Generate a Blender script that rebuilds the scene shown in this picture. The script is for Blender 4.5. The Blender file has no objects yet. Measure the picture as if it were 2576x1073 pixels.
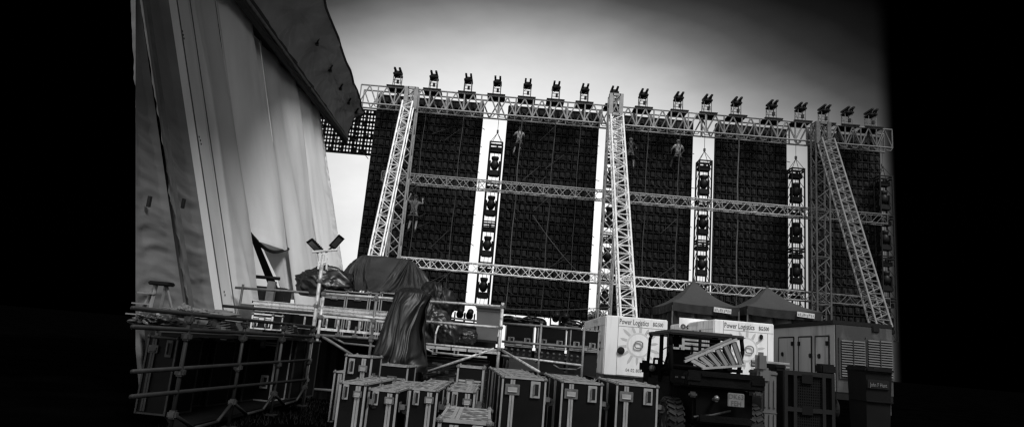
import bpy, bmesh, math, random
from math import sin, cos, pi, radians, sqrt, atan2, tan
from mathutils import Vector, Matrix, noise as mn
random.seed(7)
S = bpy.context.scene
COL = S.collection

# ------------------------------------------------------------------ camera frame and survey helpers
FPX, PITCH, ROLL, EYE = 1652.0, radians(11.5), radians(4.9), 1.35
CAM = Vector((0, 0, EYE))
CF = Vector((0, cos(PITCH), sin(PITCH)))
CU0 = Vector((0, -sin(PITCH), cos(PITCH)))
CR = Vector((1, 0, 0))*cos(ROLL) + CU0*sin(ROLL)
CU = Vector((-1, 0, 0))*sin(ROLL) + CU0*cos(ROLL)
def ray(u, v): return CF + CR*((u-1288)/FPX) + CU*((536-v)/FPX)
def at(u, v, y):            # the surveyed point seen at (u, v) that stands y metres out
    d = ray(u, v); return CAM + d*(y/d.y)
def atx(u, v, x):
    d = ray(u, v); return CAM + d*(x/d.x)
def X(u, v, y): return at(u, v, y).x
def Z(u, v, y): return at(u, v, y).z

# ------------------------------------------------------------------ materials
def nd(t, k, **kw):
    n = t.nodes.new(k)
    for a, b in kw.items():
        if a in n.inputs: n.inputs[a].default_value = b
        else: setattr(n, a, b)
    return n
def mat(name, base, rough=.6, metal=0., var=.25, scale=4., bump=0., bscale=30., spec=.3, streak=False, dirt=None, bmap=None, bdist=.05, rid=False):
    m = bpy.data.materials.new(name); m.use_nodes = True
    t = m.node_tree; b = t.nodes['Principled BSDF']; L = t.links.new
    co = t.nodes.new('ShaderNodeTexCoord')
    mp = t.nodes.new('ShaderNodeMapping')
    mp.inputs['Scale'].default_value = (1, 1, .18) if streak else (1, 1, 1)
    L(co.outputs['Object'], mp.inputs[0])
    n = nd(t, 'ShaderNodeTexNoise'); n.inputs['Scale'].default_value = scale; n.inputs['Detail'].default_value = 5
    L(mp.outputs[0], n.inputs['Vector'])
    r = t.nodes.new('ShaderNodeValToRGB')
    lo, hi = base*(1-var), min(1, base*(1+var))
    r.color_ramp.elements[0].position = .3; r.color_ramp.elements[0].color = (lo, lo, lo, 1)
    r.color_ramp.elements[1].position = .7; r.color_ramp.elements[1].color = (hi, hi, hi, 1)
    L(n.outputs['Fac'], r.inputs[0])
    src = r.outputs[0]
    if dirt:
        n3 = nd(t, 'ShaderNodeTexNoise'); n3.inputs['Scale'].default_value = scale*3.1; n3.inputs['Detail'].default_value = 8
        L(mp.outputs[0], n3.inputs['Vector'])
        r3 = t.nodes.new('ShaderNodeValToRGB'); r3.color_ramp.elements[0].position = .5; r3.color_ramp.elements[1].position = .68
        L(n3.outputs['Fac'], r3.inputs[0])
        mx = t.nodes.new('ShaderNodeMixRGB'); mx.inputs[2].default_value = (dirt, dirt, dirt, 1)
        L(r3.outputs[0], mx.inputs[0]); L(src, mx.inputs[1]); src = mx.outputs[0]
    L(src, b.inputs['Base Color'])
    b.inputs['Roughness'].default_value = rough; b.inputs['Metallic'].default_value = metal
    b.inputs['Specular IOR Level'].default_value = spec
    if bump:
        n2 = nd(t, 'ShaderNodeTexNoise'); n2.inputs['Scale'].default_value = bscale; n2.inputs['Detail'].default_value = 6 if bmap is None else 1.5
        if rid: n2.noise_type = 'RIDGED_MULTIFRACTAL'; n2.inputs['Detail'].default_value = 3
        m2 = t.nodes.new('ShaderNodeMapping'); m2.inputs['Scale'].default_value = bmap or (1, 1, 1); L(co.outputs['Object'], m2.inputs[0]); L(m2.outputs[0], n2.inputs['Vector'])
        bp = t.nodes.new('ShaderNodeBump'); bp.inputs['Strength'].default_value = bump; bp.inputs['Distance'].default_value = bdist
        L(n2.outputs['Fac'], bp.inputs['Height']); L(bp.outputs[0], b.inputs['Normal'])
    return m
M = dict(
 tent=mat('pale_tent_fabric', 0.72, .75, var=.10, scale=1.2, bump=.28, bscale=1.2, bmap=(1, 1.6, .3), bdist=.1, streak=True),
 tent2=mat('grey_tent_fabric', 0.58, .75, var=.12, scale=1.0, bump=.28, bscale=1.2, bmap=(1, 1.3, .45), bdist=.12, streak=True),
 tent3=mat('half_dimmed_tent_fabric', 0.5, .75, var=.12, scale=1.0, bump=.28, bscale=1.2, bmap=(1, 1.3, .45), bdist=.12, streak=True),  # in-between tone: part of the wall's shade put into the fabric colour
 tentd=mat('dimmed_tent_fabric', 0.14, .7, var=.2, scale=.9, bump=.6, bscale=1.0, bmap=(1, .3, 2.2), bdist=.2),  # same canvas, with the gloom of the near wall painted into its colour
 strip=mat('keder_strip', 0.56, .6, var=.08, scale=2, streak=True),
 stripd=mat('strap_web', .09, .8),
 skirt=mat('grey_roof_fabric', 0.24, .5, var=.25, scale=.6, bump=.5, bscale=1.6, bmap=(1, .8, .5), bdist=.12, spec=.5),
 skirtlow=mat('black_roof_fabric', .03, .7, var=.3),
 keder=mat('black_keder', .012, .6),
 kederlt=mat('grey_keder_tube', .16, .5),
 tarpg=mat('grey_tarpaulin', 0.023, .45, var=.3, scale=1.5, bump=.55, bscale=1.7, bmap=(1.3, 1, .55), bdist=.07, rid=True, spec=.5),
 tarpm=mat('charcoal_tarpaulin', 0.006, .5, var=.3, scale=1.5, bump=.55, bscale=1.7, bmap=(1.3, 1, .55), bdist=.07, rid=True, spec=.4),
 tarpb=mat('black_tarpaulin', 0.01, .42, var=.3, scale=2, bump=.55, bscale=1.7, bmap=(1.3, 1, .55), bdist=.07, rid=True, spec=.6),
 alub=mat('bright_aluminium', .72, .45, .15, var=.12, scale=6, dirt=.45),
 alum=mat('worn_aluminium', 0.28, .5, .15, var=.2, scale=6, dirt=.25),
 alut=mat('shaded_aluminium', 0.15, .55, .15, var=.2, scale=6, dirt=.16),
 alud=mat('dull_dimmed_aluminium', 0.085, .55, .2, var=.25, scale=6),  # also the dimmed copy for right-hand trusses, light falloff put into the colour
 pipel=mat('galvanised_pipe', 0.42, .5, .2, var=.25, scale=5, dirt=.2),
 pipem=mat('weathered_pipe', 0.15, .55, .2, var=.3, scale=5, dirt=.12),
 piped=mat('dimmed_weathered_pipe', 0.015, .6, .2, var=.3, scale=5),  # weathered pipe with the foreground gloom put into its colour
 deck=mat('plywood_deck', .4, .8, var=.25, scale=3, dirt=.2),
 deckd=mat('dark_deck', 0.01, .8),
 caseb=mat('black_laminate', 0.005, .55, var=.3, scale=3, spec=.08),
 casee=mat('case_aluminium_edge', 0.27, .45, .3, var=.15, scale=9),
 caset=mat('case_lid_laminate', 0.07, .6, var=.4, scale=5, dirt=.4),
 caseed=mat('dull_case_edge', 0.03, .5, .3, var=.3, scale=9),
 steel=mat('zinc_hardware', 0.14, .4, .5, var=.3, scale=20),
 steeld=mat('dull_hardware', 0.045, .45, .4, var=.3, scale=20),
 label=mat('paper_label', 0.5, .8, var=.15, scale=20),
 rubber=mat('black_rubber', .012, .75, spec=.2, bump=.4),
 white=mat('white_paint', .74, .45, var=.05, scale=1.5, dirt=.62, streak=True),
 whites=mat('white_paint_lifted_side', .8, .5, var=.08, scale=1.5, streak=True, dirt=.48),  # paler than the front, to brighten the side the sun misses
 whiteg=mat('grey_paint', .3, .5, var=.12, scale=1, streak=True, dirt=.2),
 greyd=mat('dimmed_grey_paint', 0.04, .5, var=.15, scale=1, streak=True, dirt=.1),  # light falloff at the right side painted into the generator front
 emb=mat('pale_grey_print', 0.56, .6, var=.06),
 embr=mat('grey_ray_print', 0.46, .6, var=.06),
 ink=mat('dark_print', .07, .6, var=.1),
 inkm=mat('grey_print', .2, .6, var=.1),
 black=mat('black_plastic', .008, .5, spec=.2),
 louv=mat('louvre_blade', .03, .5),
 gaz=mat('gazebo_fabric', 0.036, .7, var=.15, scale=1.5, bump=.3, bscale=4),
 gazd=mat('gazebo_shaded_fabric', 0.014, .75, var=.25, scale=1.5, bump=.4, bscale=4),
 ledb=mat('screen_back_black', .003, .8, spec=.1),
 ledm=mat('screen_module', 0.0125, .7, var=.5, scale=1.7, spec=.2),
 ledf=mat('screen_rail', .006, .6, spec=.2),
 cable=mat('grey_cable', 0.05, .7, var=.3),
 lamp=mat('lamp_body', .006, .5, spec=.2),
 glass=mat('lamp_glass', .12, .15, .3),
 utv=mat('vehicle_paint', 0.003, .8, var=.4, spec=.03),
 utvp=mat('vehicle_plastic', 0.0045, .7, var=.3, bump=.2, spec=.05),
 utvr=mat('roof_plastic', .03, .5, var=.2),
 plate=mat('number_plate', 0.13, .5, var=.15, scale=8),
 bin=mat('grey_bin_plastic', 0.13, .55, var=.1),
 bind=mat('dark_bin_plastic', 0.006, .7, var=.15, spec=.1),
 plast=mat('pale_crate_plastic', 0.1, .6, var=.2, scale=2),
 crate=mat('black_crate_plastic', 0.004, .6),
 ground=mat('trodden_grass_ground', 0.0006, 1, var=.6, scale=.7, bump=.7, bscale=9, spec=0),
 pipeblack=mat('dimmed_black_pipe', 0.008, .7, .1, var=.3),  # deepest step of the foreground gloom painted into the pipes
 shirtg=mat('grey_shirt', .2, .8, var=.15), pipedm=mat('half_dimmed_pipe', 0.04, .6, .15, var=.3),  # pipe here: lighter step of the painted foreground gloom
 grass=mat('grass_blade', 0.008, .9, var=.5, spec=.05),
 leaf=mat('leaf', .06, .8, var=.5), bark=mat('bark', .05, .9),
 skin=mat('skin', 0.2, .6, var=.1), shirtw=mat('white_shirt', 0.45, .8, var=.1), shirtd=mat('dark_shirt', .02, .8),
 shorts=mat('dark_shorts', .01, .85), strapw=mat('harness_web', 0.12, .7), hat=mat('helmet_shell', 0.3, .4), hatd=mat('dark_helmet', .05, .4), boot=mat('boot', .02, .7),
)

# ------------------------------------------------------------------ mesh builder
class MB:
    def __init__(s): s.v = []; s.f = []; s.sm = False
    def add(s, vs, fs):
        o = len(s.v); s.v += [Vector(p) for p in vs]; s.f += [tuple(i+o for i in f) for f in fs]; return s
    def box(s, c, d, rz=0., m=None):
        x, y, z = d[0]/2, d[1]/2, d[2]/2
        vs = [Vector((a*x, b*y, e*z)) for a in (-1, 1) for b in (-1, 1) for e in (-1, 1)]
        if rz: vs = [Matrix.Rotation(rz, 3, 'Z') @ q for q in vs]
        if m is not None: vs = [m @ q for q in vs]
        return s.add([q+Vector(c) for q in vs], [(0,1,3,2),(4,6,7,5),(0,4,5,1),(2,3,7,6),(0,2,6,4),(1,5,7,3)])
    def bb(s, a, b): return s.box([(a[i]+b[i])/2 for i in range(3)], [abs(b[i]-a[i]) for i in range(3)])
    def bev(s, c, d, r=.02, rz=0.):     # box with chamfered edges
        x, y, z = d[0]/2, d[1]/2, d[2]/2
        bm = bmesh.new(); bmesh.ops.create_cube(bm, size=1)
        for w in bm.verts: w.co = Vector((w.co.x*d[0], w.co.y*d[1], w.co.z*d[2]))
        bmesh.ops.bevel(bm, geom=bm.edges[:], offset=min(r, min(d)*.45), segments=2, affect='EDGES')
        R = Matrix.Rotation(rz, 3, 'Z'); bm.verts.index_update()
        s.add([R @ w.co + Vector(c) for w in bm.verts], [[w.index for w in f.verts] for f in bm.faces]); bm.free(); return s
    def tube(s, p, q, r, n=8, r2=None, cap=True):
        p, q = Vector(p), Vector(q); d = q-p
        if d.length < 1e-6: return s
        d.normalize(); a = d.orthogonal().normalized(); b = d.cross(a); r2 = r if r2 is None else r2
        vs = [];
        for k in range(n):
            w = a*cos(2*pi*k/n)+b*sin(2*pi*k/n); vs += [p+w*r, q+w*r2]
        fs = [(2*k, 2*((k+1) % n), 2*((k+1) % n)+1, 2*k+1) for k in range(n)]
        if cap: fs += [tuple(2*k for k in range(n))[::-1], tuple(2*k+1 for k in range(n))]
        return s.add(vs, fs)
    def path(s, pts, r, n=8):
        for a, b in zip(pts, pts[1:]): s.tube(a, b, r, n)
        return s
    def sph(s, c, r, sc=(1, 1, 1), nu=10, nv=7, z0=-1):
        vs = []; fs = []
        for j in range(nv+1):
            t = pi*j/nv
            for i in range(nu):
                p = 2*pi*i/nu; vs.append(Vector(c)+Vector((r*sc[0]*sin(t)*cos(p), r*sc[1]*sin(t)*sin(p), max(z0*r, r*cos(t))*sc[2])))
        for j in range(nv):
            for i in range(nu): fs.append((j*nu+i, (j+1)*nu+i, (j+1)*nu+(i+1) % nu, j*nu+(i+1) % nu))
        return s.add(vs, fs)
    def lathe(s, c, prof, axis='Z', n=20):
        vs = []; fs = []; c = Vector(c)
        for (r, h) in prof:
            for i in range(n):
                a = 2*pi*i/n
                w = {'Z': (r*cos(a), r*sin(a), h), 'X': (h, r*cos(a), r*sin(a)), 'Y': (r*cos(a), h, r*sin(a))}[axis]
                vs.append(c+Vector(w))
        for j in range(len(prof)-1):
            for i in range(n): fs.append((j*n+i, j*n+(i+1) % n, (j+1)*n+(i+1) % n, (j+1)*n+i))
        return s.add(vs, fs)
    def grid(s, nu, nv, fn):
        vs = [fn(i/nu, j/nv) for j in range(nv+1) for i in range(nu+1)]
        return s.add(vs, [(j*(nu+1)+i, j*(nu+1)+i+1, (j+1)*(nu+1)+i+1, (j+1)*(nu+1)+i) for j in range(nv) for i in range(nu)])
    def build(s, name, m, parent=None, smooth=False, off=None):
        me = bpy.data.meshes.new(name)
        o0 = Vector(off) if off is not None else (Vector(parent['org']) if parent is not None and 'org' in parent else Vector())
        me.from_pydata([tuple(q-o0) for q in s.v], [], s.f); me.update()
        bm = bmesh.new(); bm.from_mesh(me); bmesh.ops.recalc_face_normals(bm, faces=bm.faces[:]); bm.to_mesh(me); bm.free()
        me.materials.append(M[m])
        if smooth: me.polygons.foreach_set('use_smooth', [True]*len(me.polygons))
        o = bpy.data.objects.new(name, me); COL.objects.link(o)
        if parent is not None:
            o.parent = parent
            o['org'] = tuple(o0)
        else:
            o.location = o0
            o['org'] = tuple(o0)
        return o
def tag(o, label=None, cat=None, group=None, kind=None):
    for k, w in (('label', label), ('category', cat), ('group', group), ('kind', kind)):
        if w: o[k] = w
    return o
def thing(name, label, cat, loc=(0, 0, 0), group=None, rz=0):
    o = bpy.data.objects.new(name, None); COL.objects.link(o); o.location = loc; o.rotation_euler.z = rz
    o['org'] = tuple(loc) if not rz else (0, 0, 0)
    return tag(o, label, cat, group)
def proto(name, label, cat, group=None):      # built round the origin, moved later
    o = bpy.data.objects.new(name, None); COL.objects.link(o); o['org'] = (0, 0, 0); return tag(o, label, cat, group)
KIDS = {}
def dup(root, loc, rz=0, label=None, scale=None):
    def cp(o, par):
        c = o.copy(); COL.objects.link(c); c.parent = par
        for ch in o.children: cp(ch, c)
        return c
    r = cp(root, None); r.location = loc; r.rotation_euler.z = rz
    if label: r['label'] = label
    if scale: r.scale = scale
    return r
def text(s, name, m, parent, loc, size, rot=(pi/2, 0, 0), align='LEFT', sx=1., ext=.003):
    c = bpy.data.curves.new(name, 'FONT'); c.body = s; c.size = size; c.align_x = align; c.extrude = ext; c.resolution_u = 2
    t = bpy.data.objects.new(name, c); COL.objects.link(t)
    dg = bpy.context.evaluated_depsgraph_get(); me = bpy.data.meshes.new_from_object(t.evaluated_get(dg))
    bpy.data.objects.remove(t)
    E = Matrix.Translation(Vector(loc)-Vector(parent['org'])) @ (Matrix.Rotation(rot[2], 4, 'Z') @ Matrix.Rotation(rot[1], 4, 'Y') @ Matrix.Rotation(rot[0], 4, 'X')) @ Matrix.Diagonal((sx, 1, 1, 1))
    me.transform(E); me.materials.clear(); me.materials.append(M[m])
    o = bpy.data.objects.new(name, me); COL.objects.link(o); o.parent = parent; o['org'] = parent['org']
    return o

def ridge(a, b, c): return 1-2.2*abs(mn.noise((a, b, c)))
def creased(a, t, seed, k=1.):
    w = .5*mn.noise((a*.5, t*1.3, seed+9))
    return .6*ridge(a*k+w, t*.45, seed)+.3*ridge(a*2.3*k+2*w, t*.9+a*.3, seed+3)+.12*ridge(a*5*k+3*w, t*1.9-a*.5, seed+5)
# ------------------------------------------------------------------ ground
g = MB(); R_ = 900
g.add([(-R_, -60, 0), (R_, -60, 0), (R_, R_, 0), (-R_, R_, 0)], [(0, 1, 2, 3)])
tag(g.build('ground', 'ground'), kind='structure')
gr = MB()
for _ in range(9000):
    x = random.uniform(-4.2, 1.0); y = random.uniform(6.5, 13.5)
    if mn.noise((x*.8, y*.8, 0)) < -.1: continue
    h = random.uniform(.03, .085); a = random.uniform(0, 6.28); b = random.uniform(-.03, .03); c = random.uniform(-.03, .03)
    dx, dy = .006*cos(a), .006*sin(a)
    gr.add([(x-dx, y-dy, 0), (x+dx, y+dy, 0), (x+b, y+c, h)], [(0, 1, 2)])
tag(gr.build('grass', 'grass'), 'short sparse grass on the dark ground in front of the scaffold', 'grass', kind='stuff')

# ------------------------------------------------------------------ big stage tent on the left
XB, KT, ZT = -5.868, .287, 10.7       # its wall leans: x = XB - KT*z
def wk(y): return .1*max(0., min(1., (19.5-y)/5))
def wallp(y, z, d=0.): return Vector((XB-KT*z+d*.96, y-wk(y)*(z-4), z+d*.28))
tent = thing('stage_tent', 'huge pale fabric stage tent with leaning seamed wall and dark sloping roof skirt', 'tent', (XB, 20, 0))
def wl(v):       # y of the near end of the wall at image row v
    d = ray(341, v); t = (XB-CAM.x-KT*CAM.z)/(d.x+KT*d.z); return CAM + d*t
def near_y(z):
    lo = [wl(v) for v in range(-400, 900, 25)]
    for a, b in zip(lo, lo[1:]):
        if a.z >= z >= b.z: return a.y+(b.y-a.y)*(a.z-z)/(a.z-b.z+1e-9)
    return lo[0].y if z > lo[0].z else lo[-1].y
def fold(y, z, k, amp, seed): return amp*mn.noise((y*k, z*.22, seed))
def bay(y0, y1, m, name, zlo=lambda s: 0., fn=None, n=48, nz=200, near=False, ztop=ZT):
    b = MB()
    def P(s, t):
        zb = zlo(s); z = zb+(ztop-zb)*t
        ya = near_y(z)+.1*(z-4) if near else y0
        y = ya+(y1-ya)*s
        return wallp(y, z, fn(s, y, z) if fn else 0)
    b.grid(n, nz, P); return b.build(name, m, tent, smooth=True)
def creases(y, z, a):
    q = z+.35*mn.noise((y*.6, z*.5, 2.2))
    return a*(.4*ridge(y*.25, q*1.7, 3.1)+.34*ridge(y*.4+3, q*3.3, 8.2)+.2*ridge(y*.7, q*6, 1.2))
ends = lambda s: min(1, 7*s, 7*(1-s))
fL = lambda s, y, z: (.15*creases(y, z, 1)*min(1, max(.12, (7.5-z)/4))-.13)*min(1, 6*(1-s), 4*s)
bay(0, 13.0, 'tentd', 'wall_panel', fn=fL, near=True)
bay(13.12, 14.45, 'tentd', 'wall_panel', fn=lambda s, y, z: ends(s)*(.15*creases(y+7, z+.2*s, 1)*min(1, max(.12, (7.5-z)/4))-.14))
st = MB(); st.grid(1, 40, lambda s, t: wallp(12.96+.2*s, ZT*t, .13+.01*mn.noise((0, t*9, 1)))); st.build('strap', 'stripd', tent, True)
st = MB(); st.grid(6, 40, lambda s, t: wallp(14.45+.93*s, ZT*t, .10 if .02 < s < .98 else .0)); st.build('keder_strip', 'strip', tent)
st = MB()
for yy in (14.62, 15.33): st.tube(wallp(yy, .2, .115), wallp(yy, ZT, .115), .014, 6)
st.build('seam', 'stripd', tent)
for (u, v) in [(458, 79), (460, 88), (462, 97), (500, 344), (503, 353), (505, 362), (563, 733), (565, 741)]:
    ck = MB(); r_ = ray(u, v); t_ = (XB+.1-CAM.x-KT*CAM.z)/(r_.x+KT*r_.z); ck.box(CAM+r_*t_, (.03, .03, .045)); ck.build('lacing_eyelet', 'black', tent)
def billow(a0, seed, cre=0.):
    def fn(s, y, z):
        d = .16*sin(pi*s)+a0*mn.noise((s*2.6+seed, z*.16, seed))+.05*mn.noise((s*6, z*.35, seed*2))
        d += .05*mn.noise((y*1.5+z*1.1, z*2.2, seed))*max(0, 1-z/4.)
        d += cre*creases(y, z, 1)*max(0, 1-z/5.)
        return d*min(1, 8*s, 8*(1-s))
    return fn
bay(15.4, 17.2, 'tent3', 'wall_panel', fn=billow(.22, 2.3, .05))
dtop = lambda s: 4.05 - 1.05*(s**.7) - .45*sin(pi*s)*.6 if s < .97 else 3.0
dz0, dz1 = 3.65, 3.45
def doorz(s):        # the lower hem of the bay above the doorway
    a = wallp(17.2, 0); return Z0 + (Z1-Z0)*s - .35*sin(pi*s)*(1-s*.4)
def wz(u, v):
    d = ray(u, v); t = (XB-CAM.x-KT*CAM.z)/(d.x+KT*d.z); return (CAM+d*t)
Z0, Z1 = wz(633, 590).z, wz(733, 631).z
bay(17.25, 20.55, 'tent', 'wall_panel', zlo=doorz, fn=billow(.3, 5.7, .05))
bay(20.6, 24.15, 'tent2', 'wall_panel', fn=billow(.34, 9.1))
bay(24.2, 28.0, 'tent', 'wall_panel', fn=lambda s, y, z: billow(.2, 12.4)(s, y, z)+.14*max(0, s-.55)*creases(y+z*.8, z*1.1, 1.2))
se = MB()
for yy in (17.22, 20.58, 24.18, 28.0): se.grid(1, 30, lambda s, t: wallp(yy-.05+.1*s, ZT*t, .045))
se.build('seam', 'strip', tent)
bs = MB(); bs.grid(40, 1, lambda s, t: wallp((near_y(1.25*t)+.1*(1.25*t-4))*(1-s)+14.8*s, 1.25*t, .14+.02*sin(s*50))); bs.build('dark_base_band', 'keder', tent, True)  # added black band darkening the bright foot of the wall
# doorway: rolled hem, pulled-back curtain with dark lining
h = MB(); h.path([wallp(17.3+3.25*k/16, doorz(k/16), .04) for k in range(17)], .05, 8); h.build('door_hem', 'keder', tent)
def Cw(u, v, d):
    r_ = ray(u, v); t = (XB+d-CAM.x-KT*CAM.z)/(r_.x+KT*r_.z); return CAM+r_*t
A, B, C_, D_ = Cw(654, 606, -.12), Cw(732, 632, -.1), Cw(739, 752, -.1), Cw(716, 752, -.2)
fl = MB(); fl.grid(30, 40, lambda s, t: (A.lerp(D_, t)).lerp(B.lerp(C_, t), s)+Vector((.07*sin(s*14+t*3), 0, 0))*t); fl.build('door_curtain', 'tent2', tent, True)
ln = MB(); A2, D2 = Cw(634, 596, -.3), Cw(692, 752, -.4)
ln.grid(8, 20, lambda s, t: (A2.lerp(D2, t)).lerp(A.lerp(D_, t), s)+Vector((-.05, -.35*sin(pi*t)*(1-s)*0, 0))-Vector((0, .5*sin(pi*t), 0))*(1-s)*0); ln.build('curtain_lining', 'keder', tent)
# roof skirt
L1a, L2a = at(870, 357, 30.5), at(913, 282, 30.5)
L1b = Vector((L1a.x, 9.5, L1a.z))
n1 = at(800, -30, 19.5); kdir = (n1-L2a)/(n1.y-L2a.y); L2b = L2a+kdir*(9.5-30.5)
clips = [(897, 247), (870, 209), (847, 164), (820, 113), (786, 52)]
def skp(s, t):       # s along from far to near, t across from lower to upper edge
    p = L1a.lerp(L1b, s).lerp(L2a.lerp(L2b, s), t)
    n = Vector((.93, 0, -.3))
    d = -.28*sin(pi*t)
    ph = s*21
    for c in CL:
        dd = sqrt(((s-c[0])*20)**2+((t-c[1])*3.2)**2)
        an = atan2((t-c[1])*3.2, (s-c[0])*20)
        d += .085*ridge(an*3.6+c[0]*31, dd*.12, c[0]*17)*math.exp(-dd*.5)*min(1, dd*2.2)
        d -= .04*math.exp(-dd*dd*4)
    d += .05*mn.noise((ph*.8+t*2.3, t*1.2-ph*.4, 4))+.05*ridge(ph*.9+t*1.6, t*.5, 6)
    return p+n*d
CL = [(.03, .80), (.10, .72), (.18, .70), (.27, .68), (.385, .66), (.5, .65)]
sk = MB(); sk.grid(220, 44, lambda s, t: skp(s, .17+.83*t)); sk.build('roof_skirt', 'skirt', tent, True)
sl = MB(); sl.grid(120, 6, lambda s, t: skp(s, .17*t)); sl.build('skirt_border', 'skirtlow', tent, True)
ed = MB(); ed.tube(L1a, L1b, .10, 8); ed.build('eave_beam', 'keder', tent)
ed = MB(); ed.tube(L1a+Vector((.06, 0, .16)), L1b+Vector((.12, 0, .22)), .05, 8); ed.build('eave_rail', 'kederlt', tent)
ed = MB(); ed.path([skp(k/30, 1.0) for k in range(31)], .045, 6); ed.path([L1a, skp(0, .3), skp(0, .6), skp(0, 1)], .05, 6); ed.build('skirt_edge', 'keder', tent)
for c in CL[:5]:
    p = skp(*c); b = MB(); b.box(p+Vector((.06, 0, 0)), (.1, .13, .11)); b.tube(p+Vector((.1, -.1, .05)), p+Vector((.2, -.28, .12)), .035, 6); b.build('skirt_clip', 'keder', tent)
rf = MB(); rt = [wallp(9.5, ZT), wallp(28, ZT)]
rf.grid(1, 1, lambda s, t: Vector((XB-KT*ZT-.02+(L1a.x-XB+KT*ZT)*t, 11.5+16.5*s, ZT-.02+.0*t))); rf.build('eave_soffit', 'keder', tent)
cp = [(L1a.x, 5., 11.6), (-3.0, 5., 12.4), (-3.3, 12.5, 12.6), (-5.3, 17.2, 12.75), (-6.3, 19.6, 12.7), (L1a.x, 21.5, 11.9)]
b = MB(); b.add(cp+[(a, c, z+.15) for a, c, z in cp], [(0, 1, 2, 3, 4, 5), (6, 7, 8, 9, 10, 11)]+[(i, (i+1) % 6, (i+1) % 6+6, i+6) for i in range(6)]); b.build('unseen_shade_canopy', 'skirtlow', tent)  # made-up canopy above the view, added to shade the upper wall
b = MB(); b.grid(1, 20, lambda s, t: L2a.lerp(L2b, t).lerp(Vector((-15, 30.5-21*t, 15.5)), s)); b.build('roof', 'skirt', tent)
for (u, v) in [(362, 505), (449, 510)]:
    hk = MB(); p = wz(u, v); hk.box(p+Vector((.1, 0, 0)), (.05, .07, .2)); hk.build('wall_hook', 'keder', tent)
bp = MB(); p = wz(560, 760); bp.box(Vector((XB+.25, 15.0, .9)), (.3, .8, 1.8)); bp.build('base_post', 'alud', tent)

# ------------------------------------------------------------------ truss maker
def truss(root, p, q, wv, hv, bays, rc, rl, mc, ml=None, pattern='zig', faces=(0, 1, 2, 3), posts=True):
    p, q, wv, hv = Vector(p), Vector(q), Vector(wv), Vector(hv)
    cs = [(-.5, -.5), (.5, -.5), (.5, .5), (-.5, .5)]
    off = [wv*a+hv*b for a, b in cs]
    for o_ in off:
        c = MB(); c.tube(p+o_, q+o_, rc, 8); c.build('chord', mc, root)
    for fi in faces:
      l = MB() if (fi == faces[0] or len(faces) < 4) else l
      if True:
        a, b = off[fi], off[(fi+1) % 4]
        for k in range(bays):
            s0, s1 = p.lerp(q, k/bays), p.lerp(q, (k+1)/bays)
            if pattern == 'zig': l.tube(s0+(a if k % 2 else b), s1+(b if k % 2 else a), rl, 6, cap=False)
            elif pattern == 'vee':
                mid = (s0+s1)/2; l.tube(s0+b, mid+a, rl, 6, cap=False); l.tube(mid+a, s1+b, rl, 6, cap=False)
            elif pattern == 'x':
                l.tube(s0+a, s1+b, rl, 6, cap=False); l.tube(s0+b, s1+a, rl, 6, cap=False)
            elif pattern == 'rung': l.tube(s0+a, s0+b, rl, 6, cap=False)
            if posts and (pattern != 'zig' or k % 4 == 0): l.tube(s0+a, s0+b, rl, 6, cap=False)
        l.tube(q+a, q+b, rl, 6, cap=False)
        if len(faces) < 4 or fi == faces[-1]: l.build('lacing', ml or mc, root)
YS = 34.5
# ------------------------------------------------------------------ LED screen walls seen from behind
ZTOP = 14.35
scr = [(-7.88, -2.05, 3.0, 'widest screen wall section, seen from behind at the left beside the tent'),
       (-.68, 4.34, 3.05, 'black screen wall section between the first two bright gaps from the left'),
       (5.62, 9.53, 3.05, 'black screen wall section with two climbers, right of the bright lattice brace'),
       (10.8, 14.69, 3.05, 'black screen wall section above the two dark gazebos'),
       (15.96, 19.84, 3.0, 'dim black screen wall section behind the lattice brace at the far right')]
for si, (x0, x1, z0, lab) in enumerate(scr):
    t = thing('video_screen', lab, 'screen', ((x0+x1)/2, YS, 0), 'black screen wall sections hanging from the top truss')
    b = MB(); b.bb((x0, YS, z0), (x1, YS+.08, ZTOP)); b.build('backing', 'ledb', t)
    nx = max(6, round((x1-x0)/.33)); nz = 23; cw = (x1-x0)/nx; chh = (ZTOP-z0)/nz
    md = MB(); fr = MB(); dt = MB(); cb = MB()
    for i in range(nx):
        for j in range(nz):
            cx, cz = x0+(i+.5)*cw, z0+(j+.5)*chh
            dx, dz = random.uniform(-.02, .02), random.uniform(-.02, .02); w = cw*random.uniform(.56, .74); hh = chh*random.uniform(.6, .72)
            md.bev((cx+dx, YS-.11, cz+dz), (w, random.uniform(.16, .22), hh), .03)
            if random.random() < .8: md.box((cx+dx, YS-.23, cz+dz-hh*.1), (w*.3, .06, hh*.5))
            if random.random() < .22: dt.box((cx+random.uniform(-.1, .1), YS-.27, cz+random.uniform(-.2, .2)), (.045, .02, .045))
            random.random() < .6 and cb.tube((cx, YS-.25, cz-.1), (cx+cw*random.uniform(.5, 1.1), YS-.27, cz-chh*random.uniform(.2, .7)), .018, 5)
    for j in range(nz+1):
        zz = z0+j*chh; fr.box(((x0+x1)/2, YS-.12, zz), (x1-x0, .12, .06))
    for i in range(nx+1): fr.box((x0+i*cw, YS-.1, (z0+ZTOP)/2), (.05, .1, ZTOP-z0-.02))
    fr.build('support_grid', 'ledf', t)
    for o_ in (md.build('module_grid', 'ledm', t), dt.build('connector_grid', 'cable', t), cb.build('cable_loops', 'ledf', t)): o_['kind'] = 'stuff'
    if si < 3:
        for k in range(9 if si < 2 else 3):
            xx = random.uniform(x0+.6, x1-1.6); zz = z0+1+random.random()*8.5; ds = MB(); ds.tube((xx, YS-.5, zz), (xx+random.uniform(.7, 1.2), YS-.3, zz+random.uniform(.6, 1.)), .014, 6); ds.build('diagonal_strut', 'cable', t)
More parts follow.
